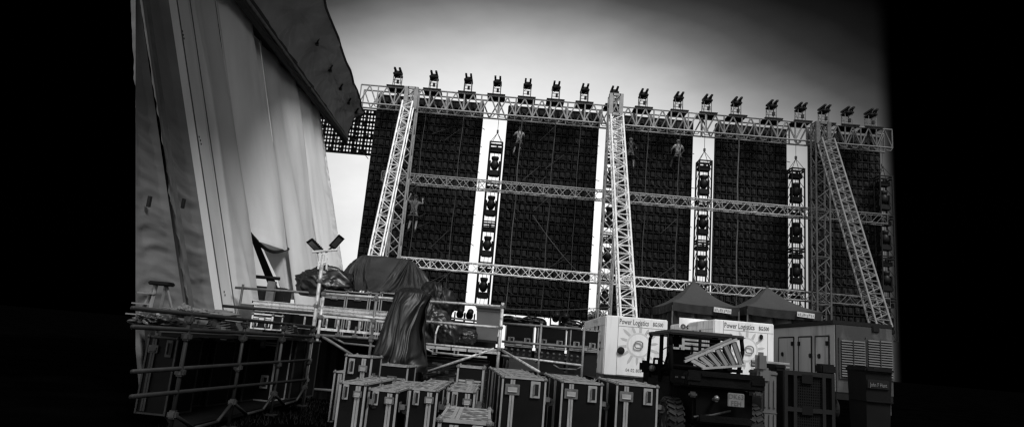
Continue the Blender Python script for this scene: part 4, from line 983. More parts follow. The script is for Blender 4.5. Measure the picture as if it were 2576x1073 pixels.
def lump(name, lab, u, v, y, ru, rv, dep, m, seed, cat='tarpaulin', amp=.22, fr=2.2, parent=None, floor=-.85):
    c = at(u, v, y); rx = ru*y/FPX; rz = rv*y/FPX; b = MB()
    bm = bmesh.new(); bmesh.ops.create_icosphere(bm, subdivisions=5, radius=1)
    for w in bm.verts:
        d = w.co.copy(); q0 = Vector((d.x*1.15+d.z*.5, d.y*1.1-d.x*.3, d.z*.75+d.x*.35))*fr+Vector((seed, seed*2, 0)); q0 += mn.noise_vector(d*1.4+Vector((seed, 0, 0)))*.45
        v1 = mn.voronoi(q0*.8)[0]; v2 = mn.voronoi(q0*1.9)[0]
        k = 1+amp*(1.25*(v1[1]-v1[0])-.55+.22*(v2[1]-v2[0])-.08)+amp*.6*mn.noise(d*1.3+Vector((0, 0, seed)))+amp*.42*ridge(q0.x*1.9, q0.y*1.9, q0.z*1.1)+amp*.16*ridge(q0.x*4.3+1, q0.y*4, q0.z*2.6)
        w.co = Vector((d.x*rx*k, d.y*dep*k, max(floor, d.z*k)*rz))
    bm.verts.index_update(); b.add([c+w.co for w in bm.verts], [[q.index for q in f.verts] for f in bm.faces]); bm.free()
    if parent: return b.build(name, m, parent, True)
    return tag(b.build(name, m, smooth=True, off=(c.x, c.y, c.z-rz*.85)), lab, cat)
lump('tarpaulin', 'crumpled glossy black sheeting heaped left of the grey tarpaulin', 818, 712, 15.9, 68, 40, .5, 'tarpb', 3.3, amp=.32, fr=1.15)
# tall hanging tarpaulin: lofted pleated column
def column(lab, rows, m, seed, npl=7, amp=.14):
    b = MB(); n = 220; R_ = []
    for (ul, ur, v, y, dp) in rows: 
        a, c = at(ul, v, y), at(ur, v, y); R_.append(((a+c)/2, (c.x-a.x)/2, dp))
    def fn(s, t):
        f = t*(len(R_)-1); i = min(int(f), len(R_)-2); g_ = f-i; c = R_[i][0].lerp(R_[i+1][0], g_); w = R_[i][1]*(1-g_)+R_[i+1][1]*g_; d = R_[i][2]*(1-g_)+R_[i+1][2]*g_
        an = 2*pi*s; k = 1+amp*2.4*(.45+.6*t)*creased(an*1.7+1.6*t*sin(an*1.3+1)+.8*mn.noise((an, t*2.5, 3)), t*3.2, seed)*(1 if 1 else 0)
        return c+Vector((cos(an)*w*k, sin(an)*d*k, .03*mn.noise((an*2, t*5, seed))))
    b.grid(n, 60, fn); b.v.append(R_[0][0]+Vector((0, 0, .04))); k0 = len(b.v)-1
    for i in range(n): b.f.append((i, i+1, k0))
    p = R_[-1][0]; return tag(b.build('tarpaulin', m, smooth=True, off=tuple(p)), lab, 'tarpaulin')
column('tall dark tarpaulin hanging in pleats left of the plank deck', [(1014, 1060, 726, 13.6, .12), (1000, 1082, 738, 13.5, .25), (990, 1068, 768, 13.4, .3), (966, 1058, 830, 13.3, .34), (944, 1060, 895, 13.2, .4), (936, 1064, 930, 13.2, .42)], 'tarpm', 4.4)
lump('tarpaulin', 'dark sheeting hanging over the top rail right of the tall tarpaulin', 1092, 770, 15.2, 50, 55, .42, 'tarpm', 7.1, amp=.34, fr=1.2, floor=-.95)
lump('tarpaulin', 'shiny black sheeting behind the mid rail on the plank deck', 1085, 822, 14.9, 48, 46, .4, 'tarpb', 9.4, amp=.3, fr=1.2)
hb = lump('holdall', 'big round black holdall with pale strap on the plank deck', 1128, 836, 14.8, 36, 34, .35, 'tarpb', 5.2, 'bag', .16, 1.6)
b = MB(); c = at(1097, 845, 14.35); b.path([at(1094, 862, 14.4), at(1096, 838, 14.35), at(1102, 820, 14.4), at(1112, 814, 14.5)], .018, 6); b.build('strap', 'alub', hb)
lump('holdall', 'smaller black holdall slumped between the round holdall and the bin', 1172, 845, 14.9, 30, 22, .3, 'tarpb', 6.6, 'bag', .22, 1.9)
b = MB(); lump('sheeting', 'pale crumpled plastic sheeting on the left scaffold deck', 500, 790, 9.2, 95, 14, .45, 'plast', 2.2, 'plastic sheeting', .5, 2.6)
lump('sheeting', 'small pale knotted plastic bag on the left railing', 465, 779, 8.3, 16, 14, .1, 'plast', 8.2, 'plastic bag', .4, 2.4)
lump('sheeting', 'dark crumpled cloth on the left scaffold deck at the photo edge', 398, 806, 8.4, 44, 20, .4, 'tarpg', 11.2, 'cloth', .45, 2.4)

# ------------------------------------------------------------------ wheelie bin on the deck
p0, p1 = at(1200, 770, YR+.5), at(1255, 856, YR+.5); cx = (p0.x+p1.x)/2; zb = Z(1225, 862, YR+.5); zt = Z(1225, 768, YR+.5); w = p1.x-p0.x
wb = thing('wheelie_bin', 'grey wheelie bin with closed lid standing on the plank deck', 'bin', (cx, YR+.7, zb))
b = MB(); y = YR+.5
def fr_(z, k, dy): return [(cx-w/2*k, y+dy, z), (cx+w/2*k, y+dy, z), (cx+w/2*k, y+.55-dy*.3, z), (cx-w/2*k, y+.55-dy*.3, z)]
b.add(fr_(zb+.06, .84, .1)+fr_(zt-.06, 1, 0), [(0, 1, 2, 3), (4, 5, 6, 7), (0, 1, 5, 4), (1, 2, 6, 5), (2, 3, 7, 6), (3, 0, 4, 7)]); b.build('body', 'bin', wb)
b = MB(); b.bev((cx, y+.27, zt-.035), (w+.07, .66, .05), .02); b.grid(10, 6, lambda s, t: Vector((cx+(s-.5)*w*1.05, y-.03+.62*t, zt-.005+.05*sin(pi*s)*sin(pi*t)))); b.build('lid', 'bin', wb, False)
b = MB(); b.bev((cx, y+.02, zt-.1), (w*1.04, .05, .06), .015); b.build('rim', 'bin', wb)
for s_ in (-1, 1):
    b = MB(); b.lathe((cx+s_*w*.42, y+.5, zb+.09), [(.02, -.03), (.09, -.03), (.09, .03), (.02, .03)], 'X', 14); b.build('wheel', 'rubber', wb)
b = MB(); b.box((cx, y+.08, zb+.05), (w*.8, .06, .05)); b.build('foot_bar', 'black', wb)

# ------------------------------------------------------------------ cases behind the left railing
LC = [(412, 845, 8.9, .42, .95, 'dark flight case at the left photo edge behind the railing', 'caseed'), (448, 847, 9.6, .3, .9, 'narrow dark case second from the left photo edge', 'caseed'), (497, 850, 10.2, .62, .95, 'wide dark case behind the railing with two small labels', 'caseed'),
      (560, 848, 10.8, .40, .98, 'dark flight case with white paper label behind the left railing', 'caseed'), (606, 853, 11.2, .34, .9, 'narrow dark case between the paper labelled case and the wide light edged one', 'caseed'),
      (658, 846, 11.6, .62, .99, 'wide flight case with light lid edge and round latch plate behind the railing', 'casee'), (722, 852, 12.2, .40, .92, 'flight case near the right end of the left railing, left of the mast', 'caseed'), (757, 854, 12.6, .3, .9, 'narrow flight case closest to the floodlight mast', 'caseed')]
for (u, v, y, w, h, lab, e) in LC:
    p = at(u, v, y); hh = p.z-.12
    o = case((w, .6, round(hh, 3)), (p.x, y, .12), radians(-6), lab, edge=e, seam=.9 if e == 'casee' else .25, lid=(e == 'casee'), castors=False, topm='caseb', hard='steel' if e == 'casee' else 'steeld')
p = at(558, 862, 10.7); 
b = MB(); b.box((p.x+.03, p.y-.03, p.z), (.1, .006, .14)); tag(b.build('paper_label', 'label', off=(p.x, p.y-.03, p.z)), 'small white paper label taped on a dark case behind the railing', 'label')
dd = MB(); dp = [(XS-.15, 8.0), (XS-.15, 13.2), (XS-2.6, 13.2), (XS-2.6, 12.0)]
dd.add([(a, b, .06) for a, b in dp]+[(a, b, .11) for a, b in dp], [(0, 1, 2, 3), (4, 5, 6, 7), (0, 1, 5, 4), (1, 2, 6, 5), (2, 3, 7, 6), (3, 0, 4, 7)]); tag(dd.build('pallet_deck', 'ledb', off=(XS-1.4, 10.6, .06)), 'low dark deck on the ground under the cases behind the left railing', 'deck')
p = at(661, 788, 11.6); q = at(661, 827, 11.6)
wc = onecase(661, 792, 11.6, .38, .4, p.z-q.z, radians(-6), 'small white lidded case sitting on the left scaffold deck', z=q.z, lid=True, seam=.66, castors=False, topm='white', body='black', edge='alub')
for (u, v, y, ru, rv, lab) in [(560, 806, 10.6, 40, 12, 'dark coil of cable on the left deck right of the pale sheeting'), (725, 826, 12.2, 26, 9, 'small dark cable coil on the left deck near the mast')]:
    p = at(u, v, y); q = MB(); rr_0 = ru*y/FPX
    for k in range(7):
        r_ = rr_0*(1-.06*k); q.path([(p.x+r_*cos(a*pi/10), y+r_*.9*sin(a*pi/10), 1.23+.03*k+.015*sin(a*1.3+k)) for a in range(21)], .02, 5)
    tag(q.build('cable_coil', 'lamp', off=(p.x, y, 1.2)), lab, 'cable')
# stepladder by the tent
tp = at(402, 712, 10.5); zb = 1.2
sl_ = thing('stepladder', 'worn aluminium stepladder standing open against the tent at the left', 'ladder', (tp.x, 10.5, zb))
for dx, dy, m in [(-.27, 0, 'alut'), (-.02, -.12, 'alut')]:
    b = MB(); b.tube((tp.x-.05, 10.5, tp.z), (tp.x+dx, 10.5+dy, zb), .03, 6); b.build('stile', m, sl_)
for dx, dy in [(.02, -.12), (.3, -.06)]:
    b = MB(); b.tube((tp.x+.1, 10.5, tp.z), (tp.x+dx+.12, 10.5+dy, zb), .026, 6); b.build('rear_leg', 'alud', sl_)
b = MB(); b.bev((tp.x+.03, 10.5, tp.z), (.34, .2, .06), .015); b.build('top_cap', 'bind', sl_)
b = MB()
for k in range(1, 4): b.box((tp.x-.1-.045*k, 10.46, tp.z-k*.2*(tp.z-zb)/.8), (.24+.03*k, .08, .02))
b.build('step', 'alut', sl_)
# equipment inside the doorway of the tent
b = MB(); p = at(690, 735, 19.5); dr = thing('equipment_trolley', 'dark trolley with pale post glimpsed through the tent doorway', 'trolley', (p.x, 19.5, 0))
b.bb((p.x-.5, 19.3, .4), (p.x+.35, 20, p.z+.15)); b.build('body', 'black', dr)
b = MB(); b.bb((p.x-.1, 19.1, .4), (p.x+.12, 19.25, p.z+.3)); b.build('post', 'alut', dr)
b = MB(); b.tube((p.x-.5, 19.2, p.z+.4), (p.x+.2, 19.2, p.z+.4), .05); b.build('handle', 'black', dr)
# ------------------------------------------------------------------ utility buggy
xl, xr = at(1728, 900, 11.0).x, at(1925, 900, 11.0).x; yb = 11.0; bw = xr-xl; cx = (xl+xr)/2
ut = thing('utility_buggy', 'dark two seat utility buggy with roof cage, seen from behind left', 'buggy', (cx, 12.3, 0))
zbt = Z(1826, 936, yb); zbb = Z(1826, 981, yb)
def ubox(nm, a, b, m, r=.03, par=ut):
    q = MB(); q.bev([(a[i]+b[i])/2 for i in range(3)], [abs(b[i]-a[i]) for i in range(3)], r); return q.build(nm, m, par, False)
tg = ubox('tailgate', (xl, yb-.02, zbb+.02), (xr, yb+.06, zbt), 'utvp')
pl_ = MB(); pl_.box((cx, yb-.035, zbt-.06), (bw*.62, .03, .05)); pl_.box((cx, yb-.03, zbt-.22), (bw*.9, .02, .03)); pl_.box((xl+.12, yb-.03, zbt-.13), (.22, .02, .06)); pl_.box((xr-.12, yb-.03, zbt-.13), (.22, .02, .06)); pl_.build('tailgate_rib', 'utvp', tg)
for s_ in (xl+.03, xr-.03): ubox('bed_side', (s_-.035, yb+.07, zbb+.02), (s_+.035, yb+1.05, zbt-.02), 'utvp')
ubox('bed_floor', (xl+.07, yb+.07, zbb+.02), (xr-.07, yb+1.05, zbb+.1), 'utvp')
ubox('chassis', (xl+.15, yb+.1, .36), (xr-.15, yb+2.9, zbb), 'utv', .05)
ubox('bumper', (xl+.2, yb-.03, .42), (xr-.2, yb+.08, .55), 'utvp')
# cab
y1, y2 = 12.1, 13.95
ubox('cab_body', (xl+.02, y1+.0, .38), (xr-.02, y2, zbb+.1), 'utvp', .06)
ubox('bonnet', (xl+.06, y2-.05, .45), (xr-.06, y2+.75, zbb+.32), 'utv', .12)
for sx in (-.36, .36):
    sq = MB(); sq.bev((cx+sx, 12.75, zbb+.25), (.55, .5, .16), .06); so = sq.build('seat', 'utv', ut)
    bk = MB(); bk.bev((cx+sx, 12.42, zbb+.42), (.46, .14, .4), .06); bk.build('backrest', 'utv', so)
    hr = MB(); hr.bev((cx+sx-.1, 12.40, zbb+.78), (.2, .12, .24), .05); hr.build('headrest', 'utv', so)
rz_ = Z(1780, 838, 12.1)
rl_, rr_ = at(1683, 838, 12.1).x, at(1877, 845, 12.1).x
rf = MB(); rf.bev(((rl_+rr_)/2, (y1+y2)/2, rz_-.02), (rr_-rl_, y2-y1, .07), .03); rf.bev(((rl_+rr_)/2, (y1+y2)/2+.1, rz_+.02), (rr_-rl_-.25, y2-y1-.4, .05), .02); rf.build('roof', 'utvr', ut)
def bar(nm, pts, r=.033, m='utv', par=ut): q = MB(); q.path([Vector(p) for p in pts], r, 8); return q.build(nm, m, par, True)
for s_, e_ in ((rl_+.05, xl+.06), (rr_-.05, xr-.08)):
    bar('roof_post', [(e_, y1+.05, zbb), (s_, y1+.03, rz_-.25), (s_, y1+.1, rz_-.05)], .038)
    bar('roof_post', [(e_, y2+.25, zbb+.15), (s_, y2-.1, rz_-.12), (s_, y2-.25, rz_-.04)], .034)
    bar('roof_post', [(s_, y1+.75, zbb), (s_, y1+.75, rz_-.05)], .04)
    bar('grab_rail', [(e_, y2-.3, zbb+.1), (e_, y2-.35, zbb+.42), (e_, y2-.75, zbb+.42), (e_, y2-.8, zbb+.1)], .022)
for k in range(5):
    z = Z(1760, 893-k*11, y1); bar('guard_bar', [(rl_+.3, y1+.02, z), (rr_-.35, y1+.02, z)], .015)
bar('guard_bar', [(cx-.1, y1+.03, zbb+.3), (cx-.1, y1+.03, rz_-.1)], .03); bar('guard_bar', [(rl_+.1, y1+.03, zbb+.32), (rr_-.05, y1+.03, zbb+.32)], .03); bar('guard_bar', [(cx+.36, y1+.03, zbb+.3), (cx+.36, y1+.03, rz_-.1)], .05)
q = MB(); q.lathe((cx-.36, 13.35, zbb+.5), [(.15, -.015), (.17, 0), (.15, .015)], 'Y', 16); q.tube((cx-.36, 13.35, zbb+.55), (cx-.36, 13.7, zbb+.25), .025); q.build('steering_wheel', 'utv', ut)
wbx = at(1622, 920, 13.75); q = MB(); q.bev((wbx.x, 13.75, wbx.z), (.2, .2, .24), .05); q.build('wing_box', 'utvp', ut); q = MB(); q.sph((wbx.x+.12, 13.6, wbx.z-.02), .07); q.build('headlamp', 'steel', ut)
def tyre(x, y, r, w, nm='wheel'):
    q = MB(); q.lathe((x, y, r), [(r*.52, -w*.46), (r*.8, -w*.5), (r*.94, -w*.42), (r*.96, 0), (r*.94, w*.42), (r*.8, w*.5), (r*.52, w*.46)], 'X', 28); wo = q.build(nm, 'rubber', ut, True)
    t_ = MB()
    for k in range(22):
        a = 2*pi*k/22; m3 = Matrix.Rotation(a, 3, 'X')
        for s_ in (-1, 1):
            p = m3 @ Vector((0, 0, r*.965)); m4 = m3 @ Matrix.Rotation(s_*.5, 3, 'Z'); t_.box(Vector((x+s_*w*.24, y, r))+p, (w*.44, .045, .04), m=m4)
            p2 = m3 @ Vector((0, 0, r*.86)); t_.box(Vector((x+s_*w*.5, y, r))+p2, (.02, .05, r*.16), m=m3)
    t_.build('tread', 'pipeblack', wo)
    h_ = MB(); h_.lathe((x, y, r), [(r*.54, -w*.44), (r*.5, -w*.36), (r*.2, -w*.3), (.03, -w*.36), (.001, -w*.36)], 'X', 20); h_.build('rim', 'steeld', wo)
for x, y in [(xl-.1, yb+.5), (xr-.08, yb+.5), (xl-.02, y2+.35), (xr-.05, y2+.35)]: tyre(x, y, .38, .27)
pp = at(1852, 1008, yb-.06); q = MB(); q.bev((pp.x, yb-.05, pp.z+.02), (.27, .02, .215), .012); po = q.build('number_plate', 'plate', ut)
for s_, dz in (('DK63', .018), ('FEH', -.083)): text(s_, 'lettering', 'ink', po, (pp.x, yb-.062, pp.z+.02+dz), .105, align='CENTER', sx=1.0, ext=.003)
for u in (1742, 1905):
    p = at(u, 990, yb); q = MB(); q.bev((p.x, yb-.02, p.z), (.14, .06, .09), .03); q.build('tail_lamp', 'steeld', ut)
for (u, v) in ((1700, 946), (1716, 947)):
    p = atx(u, v, xl-.03); q = MB(); q.box((xl-.015, p.y, p.z), (.01, .16, .03)); q.build('badge', 'alud', ut)
q = MB(); p = at(1800, 996, yb); q.sph((p.x, yb-.05, p.z-.02), .045); q.tube((p.x, yb+.1, p.z-.05), (p.x, yb-.06, p.z-.05), .03); q.build('tow_ball', 'steel', ut)
q = MB(); q.path([at(1745, 1047, yb+.1), at(1790, 1043, yb+.1), at(1838, 1032, yb+.1)], .02, 6); q.build('tow_frame', 'steeld', ut)
# stepladder lying in the bed
yL = 11.5
a0, a1 = at(1722, 908, yL-.25), at(1853, 852, yL+.15); d0, d1 = at(1766, 925, yL-.25), at(1873, 918, yL+.15)
def lad2():
    t = thing('stepladder', 'pale aluminium stepladder with broad treads leaning in the buggy bed', 'ladder', tuple((a0+d0)/2))
    for (p, q) in ((a0, a1), (d0, d1)):
        ax = (q-p).normalized(); n = Vector((.0, 1, 0)); b_ = ax.cross(n).normalized(); m3 = Matrix((ax, b_, n)).transposed()
        s_ = MB(); s_.box((p+q)/2, ((q-p).length, .035, .07), m=m3); s_.build('stile', 'alum', t)
        s_ = MB(); s_.box((p+q)/2+Vector((0, .14, .03)), ((q-p).length*.9, .03, .04), m=m3); s_.build('rear_stile', 'alut', t)
    for k in range(6):
        f = .1+k*.165; p, q = a0.lerp(a1, f), d0.lerp(d1, f); ax = (q-p).normalized(); w_ = (a1-a0).normalized(); n = ax.cross(w_).normalized(); w_ = n.cross(ax)
        m3 = Matrix((ax, w_, n)).transposed(); s_ = MB(); s_.box((p+q)/2, ((q-p).length-.05, .085, .03), m=m3); s_.box((p+q)/2+w_*.042, ((q-p).length-.05, .012, .06), m=m3); s_.build('tread', 'alut', t)
lad2()

# ------------------------------------------------------------------ crates and bins at the right
def tote(u0, u1, v0, y, lab, m, zb=0., d=.7):
    a, b = at(u0, v0, y), at(u1, v0+4, y); w = b.x-a.x; cx = (a.x+b.x)/2; t = thing('plastic_tote', lab, 'tote', (cx, y+d/2, zb), 'plastic totes right of the buggy'); h = a.z-zb
    o = MB(); o.bev((cx, y+d/2, zb+h/2), (w*.94, d*.95, h), .03); o.build('body', m, t)
    r_ = MB(); r_.bev((cx, y+d/2, a.z-.04), (w, d, .08), .02); r_.build('rim', m, t); r_ = MB(); r_.bev((cx, y+d/2, zb+h*.45), (w*.98, d*.98, .04), .015); r_.build('belt', m, t)
    l = MB()
    for k in (-.3, 0, .3): l.box((cx+w*k, y+.008, zb+h*.25), (.03, .03, h*.36)); l.box((cx+w*k, y+.008, zb+h*.7), (.03, .03, h*.36))
    l.build('rib', m, t)
tote(1918, 1957, 930, 12.2, 'pale upright plastic tote just right of the buggy wheel', 'plast')
tote(1950, 1978, 914, 12.9, 'dull grey upright plastic tote between the pale tote and the mesh crate', 'bind')
p = at(1914, 912, 11.7); b = MB(); b.bev((p.x, 11.7, p.z+.02), (.2, .12, .34), .07); b.bev((p.x+.06, 11.72, p.z-.2), (.24, .1, .26), .04)
tag(b.build('chair_shell', 'plast', off=(p.x, 11.7, p.z-.3)), 'rounded grey plastic shell standing up behind the buggy tailgate corner', 'plastic shell')
# long pale pipes behind
for i, (v, lab) in enumerate([(908, 'upper pale pipe lying level behind the totes'), (916, 'lower pale pipe lying level behind the totes')]):
    a, b = at(1890, v, 13.8), at(1985, v+6, 13.8); q = MB(); q.tube(a, (b.x, 13.8, a.z), .04, 10); tag(q.build('pipe', 'pipem', off=tuple(a)), lab, 'pipe')
q = MB(); a, b = at(1905, 925, 13.8), at(1985, 930, 13.8); q.bb((a.x, 13.7, .0), (b.x, 14.0, a.z)); tag(q.build('pipe_stand', 'plast', off=(a.x, 13.8, 0)), 'pale low stand under the two level pipes', 'stand')
# black mesh pallet cage
a, b = at(1978, 929, 12.4), at(2096, 935, 12.4); w = b.x-a.x; mc = thing('mesh_crate', 'tall black plastic crate with square mesh front, right of the totes', 'crate', ((a.x+b.x)/2, 12.8, 0)); zt = a.z
o = MB(); o.bb((a.x+.02, 12.5, .02), (b.x-.02, 13.2, zt-.02)); o.build('body', 'ledb', mc)
o = MB()
for xx in (a.x, a.x+.17, b.x-.17, b.x): o.box((xx, 12.44, zt/2), (.06, .08, zt))
for z in (.04, zt*.5, zt-.04): o.box(((a.x+b.x)/2, 12.44, z), (w, .075, .08))
o.build('frame', 'crate', mc)
o = MB(); n = 14
for k in range(n+1): xx = a.x+.2+(w-.4)*k/n; o.box((xx, 12.46, zt/2), (.02, .03, zt-.1))
for k in range(26): o.box(((a.x+b.x)/2, 12.462, .06+(zt-.1)*k/26), (w-.36, .03, .02))
o.build('mesh_front', 'bind', mc)
for z in (zt-.13, zt*.5): 
    o = MB(); o.box((a.x+w*.45, 12.41, z), (.2, .02, .16)); o.build('label_plate', 'bind', mc)
o = MB(); p = at(2082, 918, 12.6); o.bev((p.x, 12.7, zt+.08), (.28, .3, .18), .03); tag(o.build('small_box', 'bind', off=(p.x, 12.7, zt)), 'small grey box on the right corner of the mesh crate', 'box')
# dark wheelie bin at the right edge
a, b = at(2178, 920, 12.0), at(2243, 925, 12.0); cx = (a.x+b.x)/2; w = b.x-a.x; zt = a.z
db = thing('wheelie_bin', 'dark wheelie bin at the right photo edge with dim name band', 'bin', (cx, 12.3, 0))
o = MB(); o.add([(cx-w*.42, 12.08, .06), (cx+w*.42, 12.08, .06), (cx+w*.42, 12.6, .06), (cx-w*.42, 12.6, .06), (cx-w/2, 12, zt-.1), (cx+w/2, 12, zt-.1), (cx+w/2, 12.65, zt-.1), (cx-w/2, 12.65, zt-.1)], [(0, 1, 2, 3), (4, 5, 6, 7), (0, 1, 5, 4), (1, 2, 6, 5), (2, 3, 7, 6), (3, 0, 4, 7)]); o.build('body', 'bind', db)
o = MB(); o.bev((cx, 12.32, zt-.05), (w+.05, .74, .1), .03); o.build('lid', 'bind', db); o = MB(); o.bev((cx, 12.3, zt-.6), (w*1.01, .62, .03), .01); o.build('belt', 'bind', db)
o = MB(); o.bev((cx-.02, 12.0, zt-.3), (w*.85, .03, .16), .01); no = o.build('name_band', 'black', db); text('John F Hunt', 'lettering', 'bin', no, (cx-w*.38, 11.975, zt-.34), .10, sx=.62)
o = MB(); o.bev((cx-.06, 11.99, zt-.02), (.14, .05, .06), .02); o.build('handle', 'black', db)
for s_ in (-1, 1):
    o = MB(); o.lathe((cx+s_*w*.4, 12.62, .1), [(.02, -.03), (.1, -.03), (.1, .03), (.02, .03)], 'X', 14); o.build('wheel', 'rubber', db)

# ------------------------------------------------------------------ distant trees under the screens
def tree(u, vtop, y, lab, r):
    p = at(u, vtop, y); h = p.z; t = thing('tree', lab, 'tree', (p.x, y, 0), 'far trees under the screen walls')
    b = MB(); b.tube((p.x, y, 0), (p.x+.1, y, h*.6), .35, 8, .15)
    for k in range(7): a = k*.9; b.tube((p.x+.05, y, h*.3+k*.05*h), (p.x+cos(a)*r*.6, y+sin(a)*r*.6, h*.55+k*.05*h), .1, 5, .03)
    b.build('trunk', 'bark', t)
    c = MB()
    for k in range(1500):
        d = Vector((random.gauss(0, 1), random.gauss(0, 1), random.gauss(0, 1))).normalized(); k_ = random.random()**.4
        q = Vector((p.x, y, h*.66))+Vector((d.x*r, d.y*r, d.z*h*.34))*k_*(1+.35*mn.noise(d*2.1+Vector((u, 0, 0))))
        e = Vector((random.gauss(0, 1), random.gauss(0, 1), random.gauss(0, 1))).normalized(); f = e.orthogonal().normalized(); s_ = random.uniform(.15, .38)
        c.add([q-e*s_, q+f*s_*.5, q+e*s_, q-f*s_*.5], [(0, 1, 2, 3)])
    c.build('crown', 'leaf', t)
tree(1494, 778, 95, 'far bushy tree low in the second bright gap', 2.0)
tree(1512, 782, 100, 'smaller far tree beside the foot of the bright brace', 1.8)

# ------------------------------------------------------------------ sky, sun, camera
SUN_EL, SUN_AZ = radians(52), radians(146)      # azimuth clockwise from +Y: behind the camera, to the right
w = bpy.data.worlds.new('World'); S.world = w; w.use_nodes = True
nt = w.node_tree; nt.nodes.clear(); L = nt.links.new
out = nt.nodes.new('ShaderNodeOutputWorld'); bg = nt.nodes.new('ShaderNodeBackground'); L(bg.outputs[0], out.inputs[0]); bg.inputs[1].default_value = .1
sky = nt.nodes.new('ShaderNodeTexSky'); sky.sky_type = 'NISHITA'; sky.sun_disc = False; sky.sun_elevation = SUN_EL; sky.sun_rotation = SUN_AZ
bwn = nt.nodes.new('ShaderNodeRGBToBW'); L(sky.outputs[0], bwn.inputs[0])
tc = nt.nodes.new('ShaderNodeTexCoord'); sep = nt.nodes.new('ShaderNodeSeparateXYZ'); L(tc.outputs['Generated'], sep.inputs[0])
def mth(op, a, b=None, c=None, clamp=False):
    n = nt.nodes.new('ShaderNodeMath'); n.operation = op; n.use_clamp = clamp
    for i, q in enumerate((a, b, c)):
        if q is None: continue
        if isinstance(q, (int, float)): n.inputs[i].default_value = q
        else: L(q, n.inputs[i])
    return n.outputs[0]
x, y, z = sep.outputs
ys = mth('MAXIMUM', y, .05)
tx, tz = mth('DIVIDE', x, ys), mth('DIVIDE', z, ys)
C0 = ray(1240, 520); C0 = C0/C0.y
dx = mth('SUBTRACT', tx, C0.x); dz = mth('SUBTRACT', tz, C0.z)
neg = mth('LESS_THAN', dx, 0.)
ax = mth('MULTIPLY_ADD', neg, .49-.68, .68)          # left half narrower
ex = mth('DIVIDE', dx, ax)
low = mth('LESS_THAN', dz, 0.); az = mth('MULTIPLY_ADD', low, .25, .39)
ez = mth('DIVIDE', dz, az)
rr = mth('SQRT', mth('ADD', mth('MULTIPLY', ex, ex), mth('MULTIPLY', ez, ez)))
ns = nt.nodes.new('ShaderNodeTexNoise'); ns.inputs['Scale'].default_value = 2.3; ns.inputs['Detail'].default_value = 5; ns.inputs['Roughness'].default_value = .5
mp = nt.nodes.new('ShaderNodeMapping'); mp.inputs['Scale'].default_value = (1, 1, 2.2); L(tc.outputs['Generated'], mp.inputs[0]); L(mp.outputs[0], ns.inputs['Vector'])
rr2 = mth('ADD', rr, mth('MULTIPLY_ADD', ns.outputs['Fac'], .32, -.16))
cr = nt.nodes.new('ShaderNodeValToRGB'); L(mth('MULTIPLY', rr2, .7), cr.inputs[0])
els = cr.color_ramp.elements
stops = [(0, 1.0), (.3, .95), (.48, .82), (.6, .69), (.7, .52), (.8, .31), (.9, .16), (1.0, .065), (1.1, .026), (1.22, .008), (1.4, .0)]
els[0].position = 0; els[0].color = (1, 1, 1, 1); els[1].position = stops[-1][0]*.7; els[1].color = (0, 0, 0, 1)
for p_, q_ in stops[1:-1]:
    e = els.new(p_*.7); e.color = (q_, q_, q_, 1)
back = nt.nodes.new('ShaderNodeMapRange'); back.interpolation_type = 'SMOOTHSTEP'
L(y, back.inputs[0]); back.inputs[1].default_value = .55; back.inputs[2].default_value = .0; back.inputs[3].default_value = 0; back.inputs[4].default_value = 1.15
cut = nt.nodes.new('ShaderNodeMapRange'); cut.interpolation_type = 'SMOOTHSTEP'
e0, e1 = ray(2205, 560), ray(2258, 560)
cut2 = nt.nodes.new('ShaderNodeMapRange'); cut2.interpolation_type = 'SMOOTHSTEP'
f0, f1 = ray(380, 500), ray(640, 500); L(tx, cut2.inputs[0]); cut2.inputs[1].default_value = f0.x/f0.y; cut2.inputs[2].default_value = f1.x/f1.y
L(tx, cut.inputs[0]); cut.inputs[1].default_value = e1.x/e1.y; cut.inputs[2].default_value = e0.x/e0.y
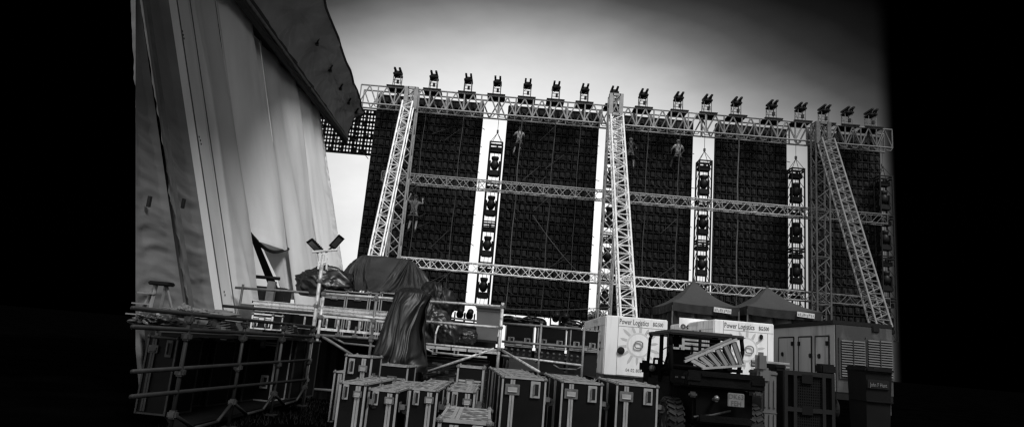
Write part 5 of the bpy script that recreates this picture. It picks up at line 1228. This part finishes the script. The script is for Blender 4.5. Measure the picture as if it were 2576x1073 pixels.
side_ = nt.nodes.new('ShaderNodeMapRange'); side_.interpolation_type = 'SMOOTHSTEP'; L(x, side_.inputs[0])
for i_, q_ in zip((1, 2, 3, 4), (-.35, .45, 1., .22)): side_.inputs[i_].default_value = q_
mask = mth('ADD', mth('MULTIPLY', mth('MULTIPLY', mth('MULTIPLY', cr.outputs[0], cut.outputs[0]), cut2.outputs[0]), mth('GREATER_THAN', y, .05)), mth('MULTIPLY', back.outputs[0], side_.outputs[0]))
# the cloud deck evens the clear-sky gradient out
lum = mth('MULTIPLY_ADD', mth('MINIMUM', bwn.outputs[0], 4.), .12, 10.3)
n2 = nt.nodes.new('ShaderNodeTexNoise'); n2.inputs['Scale'].default_value = 4.5; n2.inputs['Detail'].default_value = 6; n2.inputs['Roughness'].default_value = .55; L(mp.outputs[0], n2.inputs['Vector'])
lum = mth('MULTIPLY', lum, mth('MULTIPLY_ADD', n2.outputs['Fac'], .5, .76))
fin = mth('MULTIPLY', lum, mask)
L(fin, bg.inputs[0])
sd = bpy.data.lights.new('sun', 'SUN'); sd.energy = 3.1; sd.angle = radians(16); sd.color = (1, 1, 1)
so = bpy.data.objects.new('sun', sd); COL.objects.link(so)
sv = Vector((sin(SUN_AZ)*cos(SUN_EL), cos(SUN_AZ)*cos(SUN_EL), sin(SUN_EL)))
so.rotation_euler = (-sv).to_track_quat('-Z', 'Y').to_euler()
cd = bpy.data.cameras.new('camera'); cd.sensor_fit = 'HORIZONTAL'; cd.sensor_width = 36; cd.lens = 36*FPX/2576; cd.clip_end = 3000; cd.clip_start = .1
co = bpy.data.objects.new('camera', cd); COL.objects.link(co)
m = Matrix((CR, CU, -CF)).transposed().to_4x4(); m.translation = CAM; co.matrix_world = m
S.camera = co
for o in bpy.data.objects:
    if 'org' in o: del o['org']
S.render.engine = 'CYCLES'; S.cycles.use_denoising = True; S.cycles.max_bounces = 6; S.cycles.filter_width = 1.35
S.view_settings.view_transform = 'Standard'; S.view_settings.look = 'None'; S.view_settings.exposure = 0
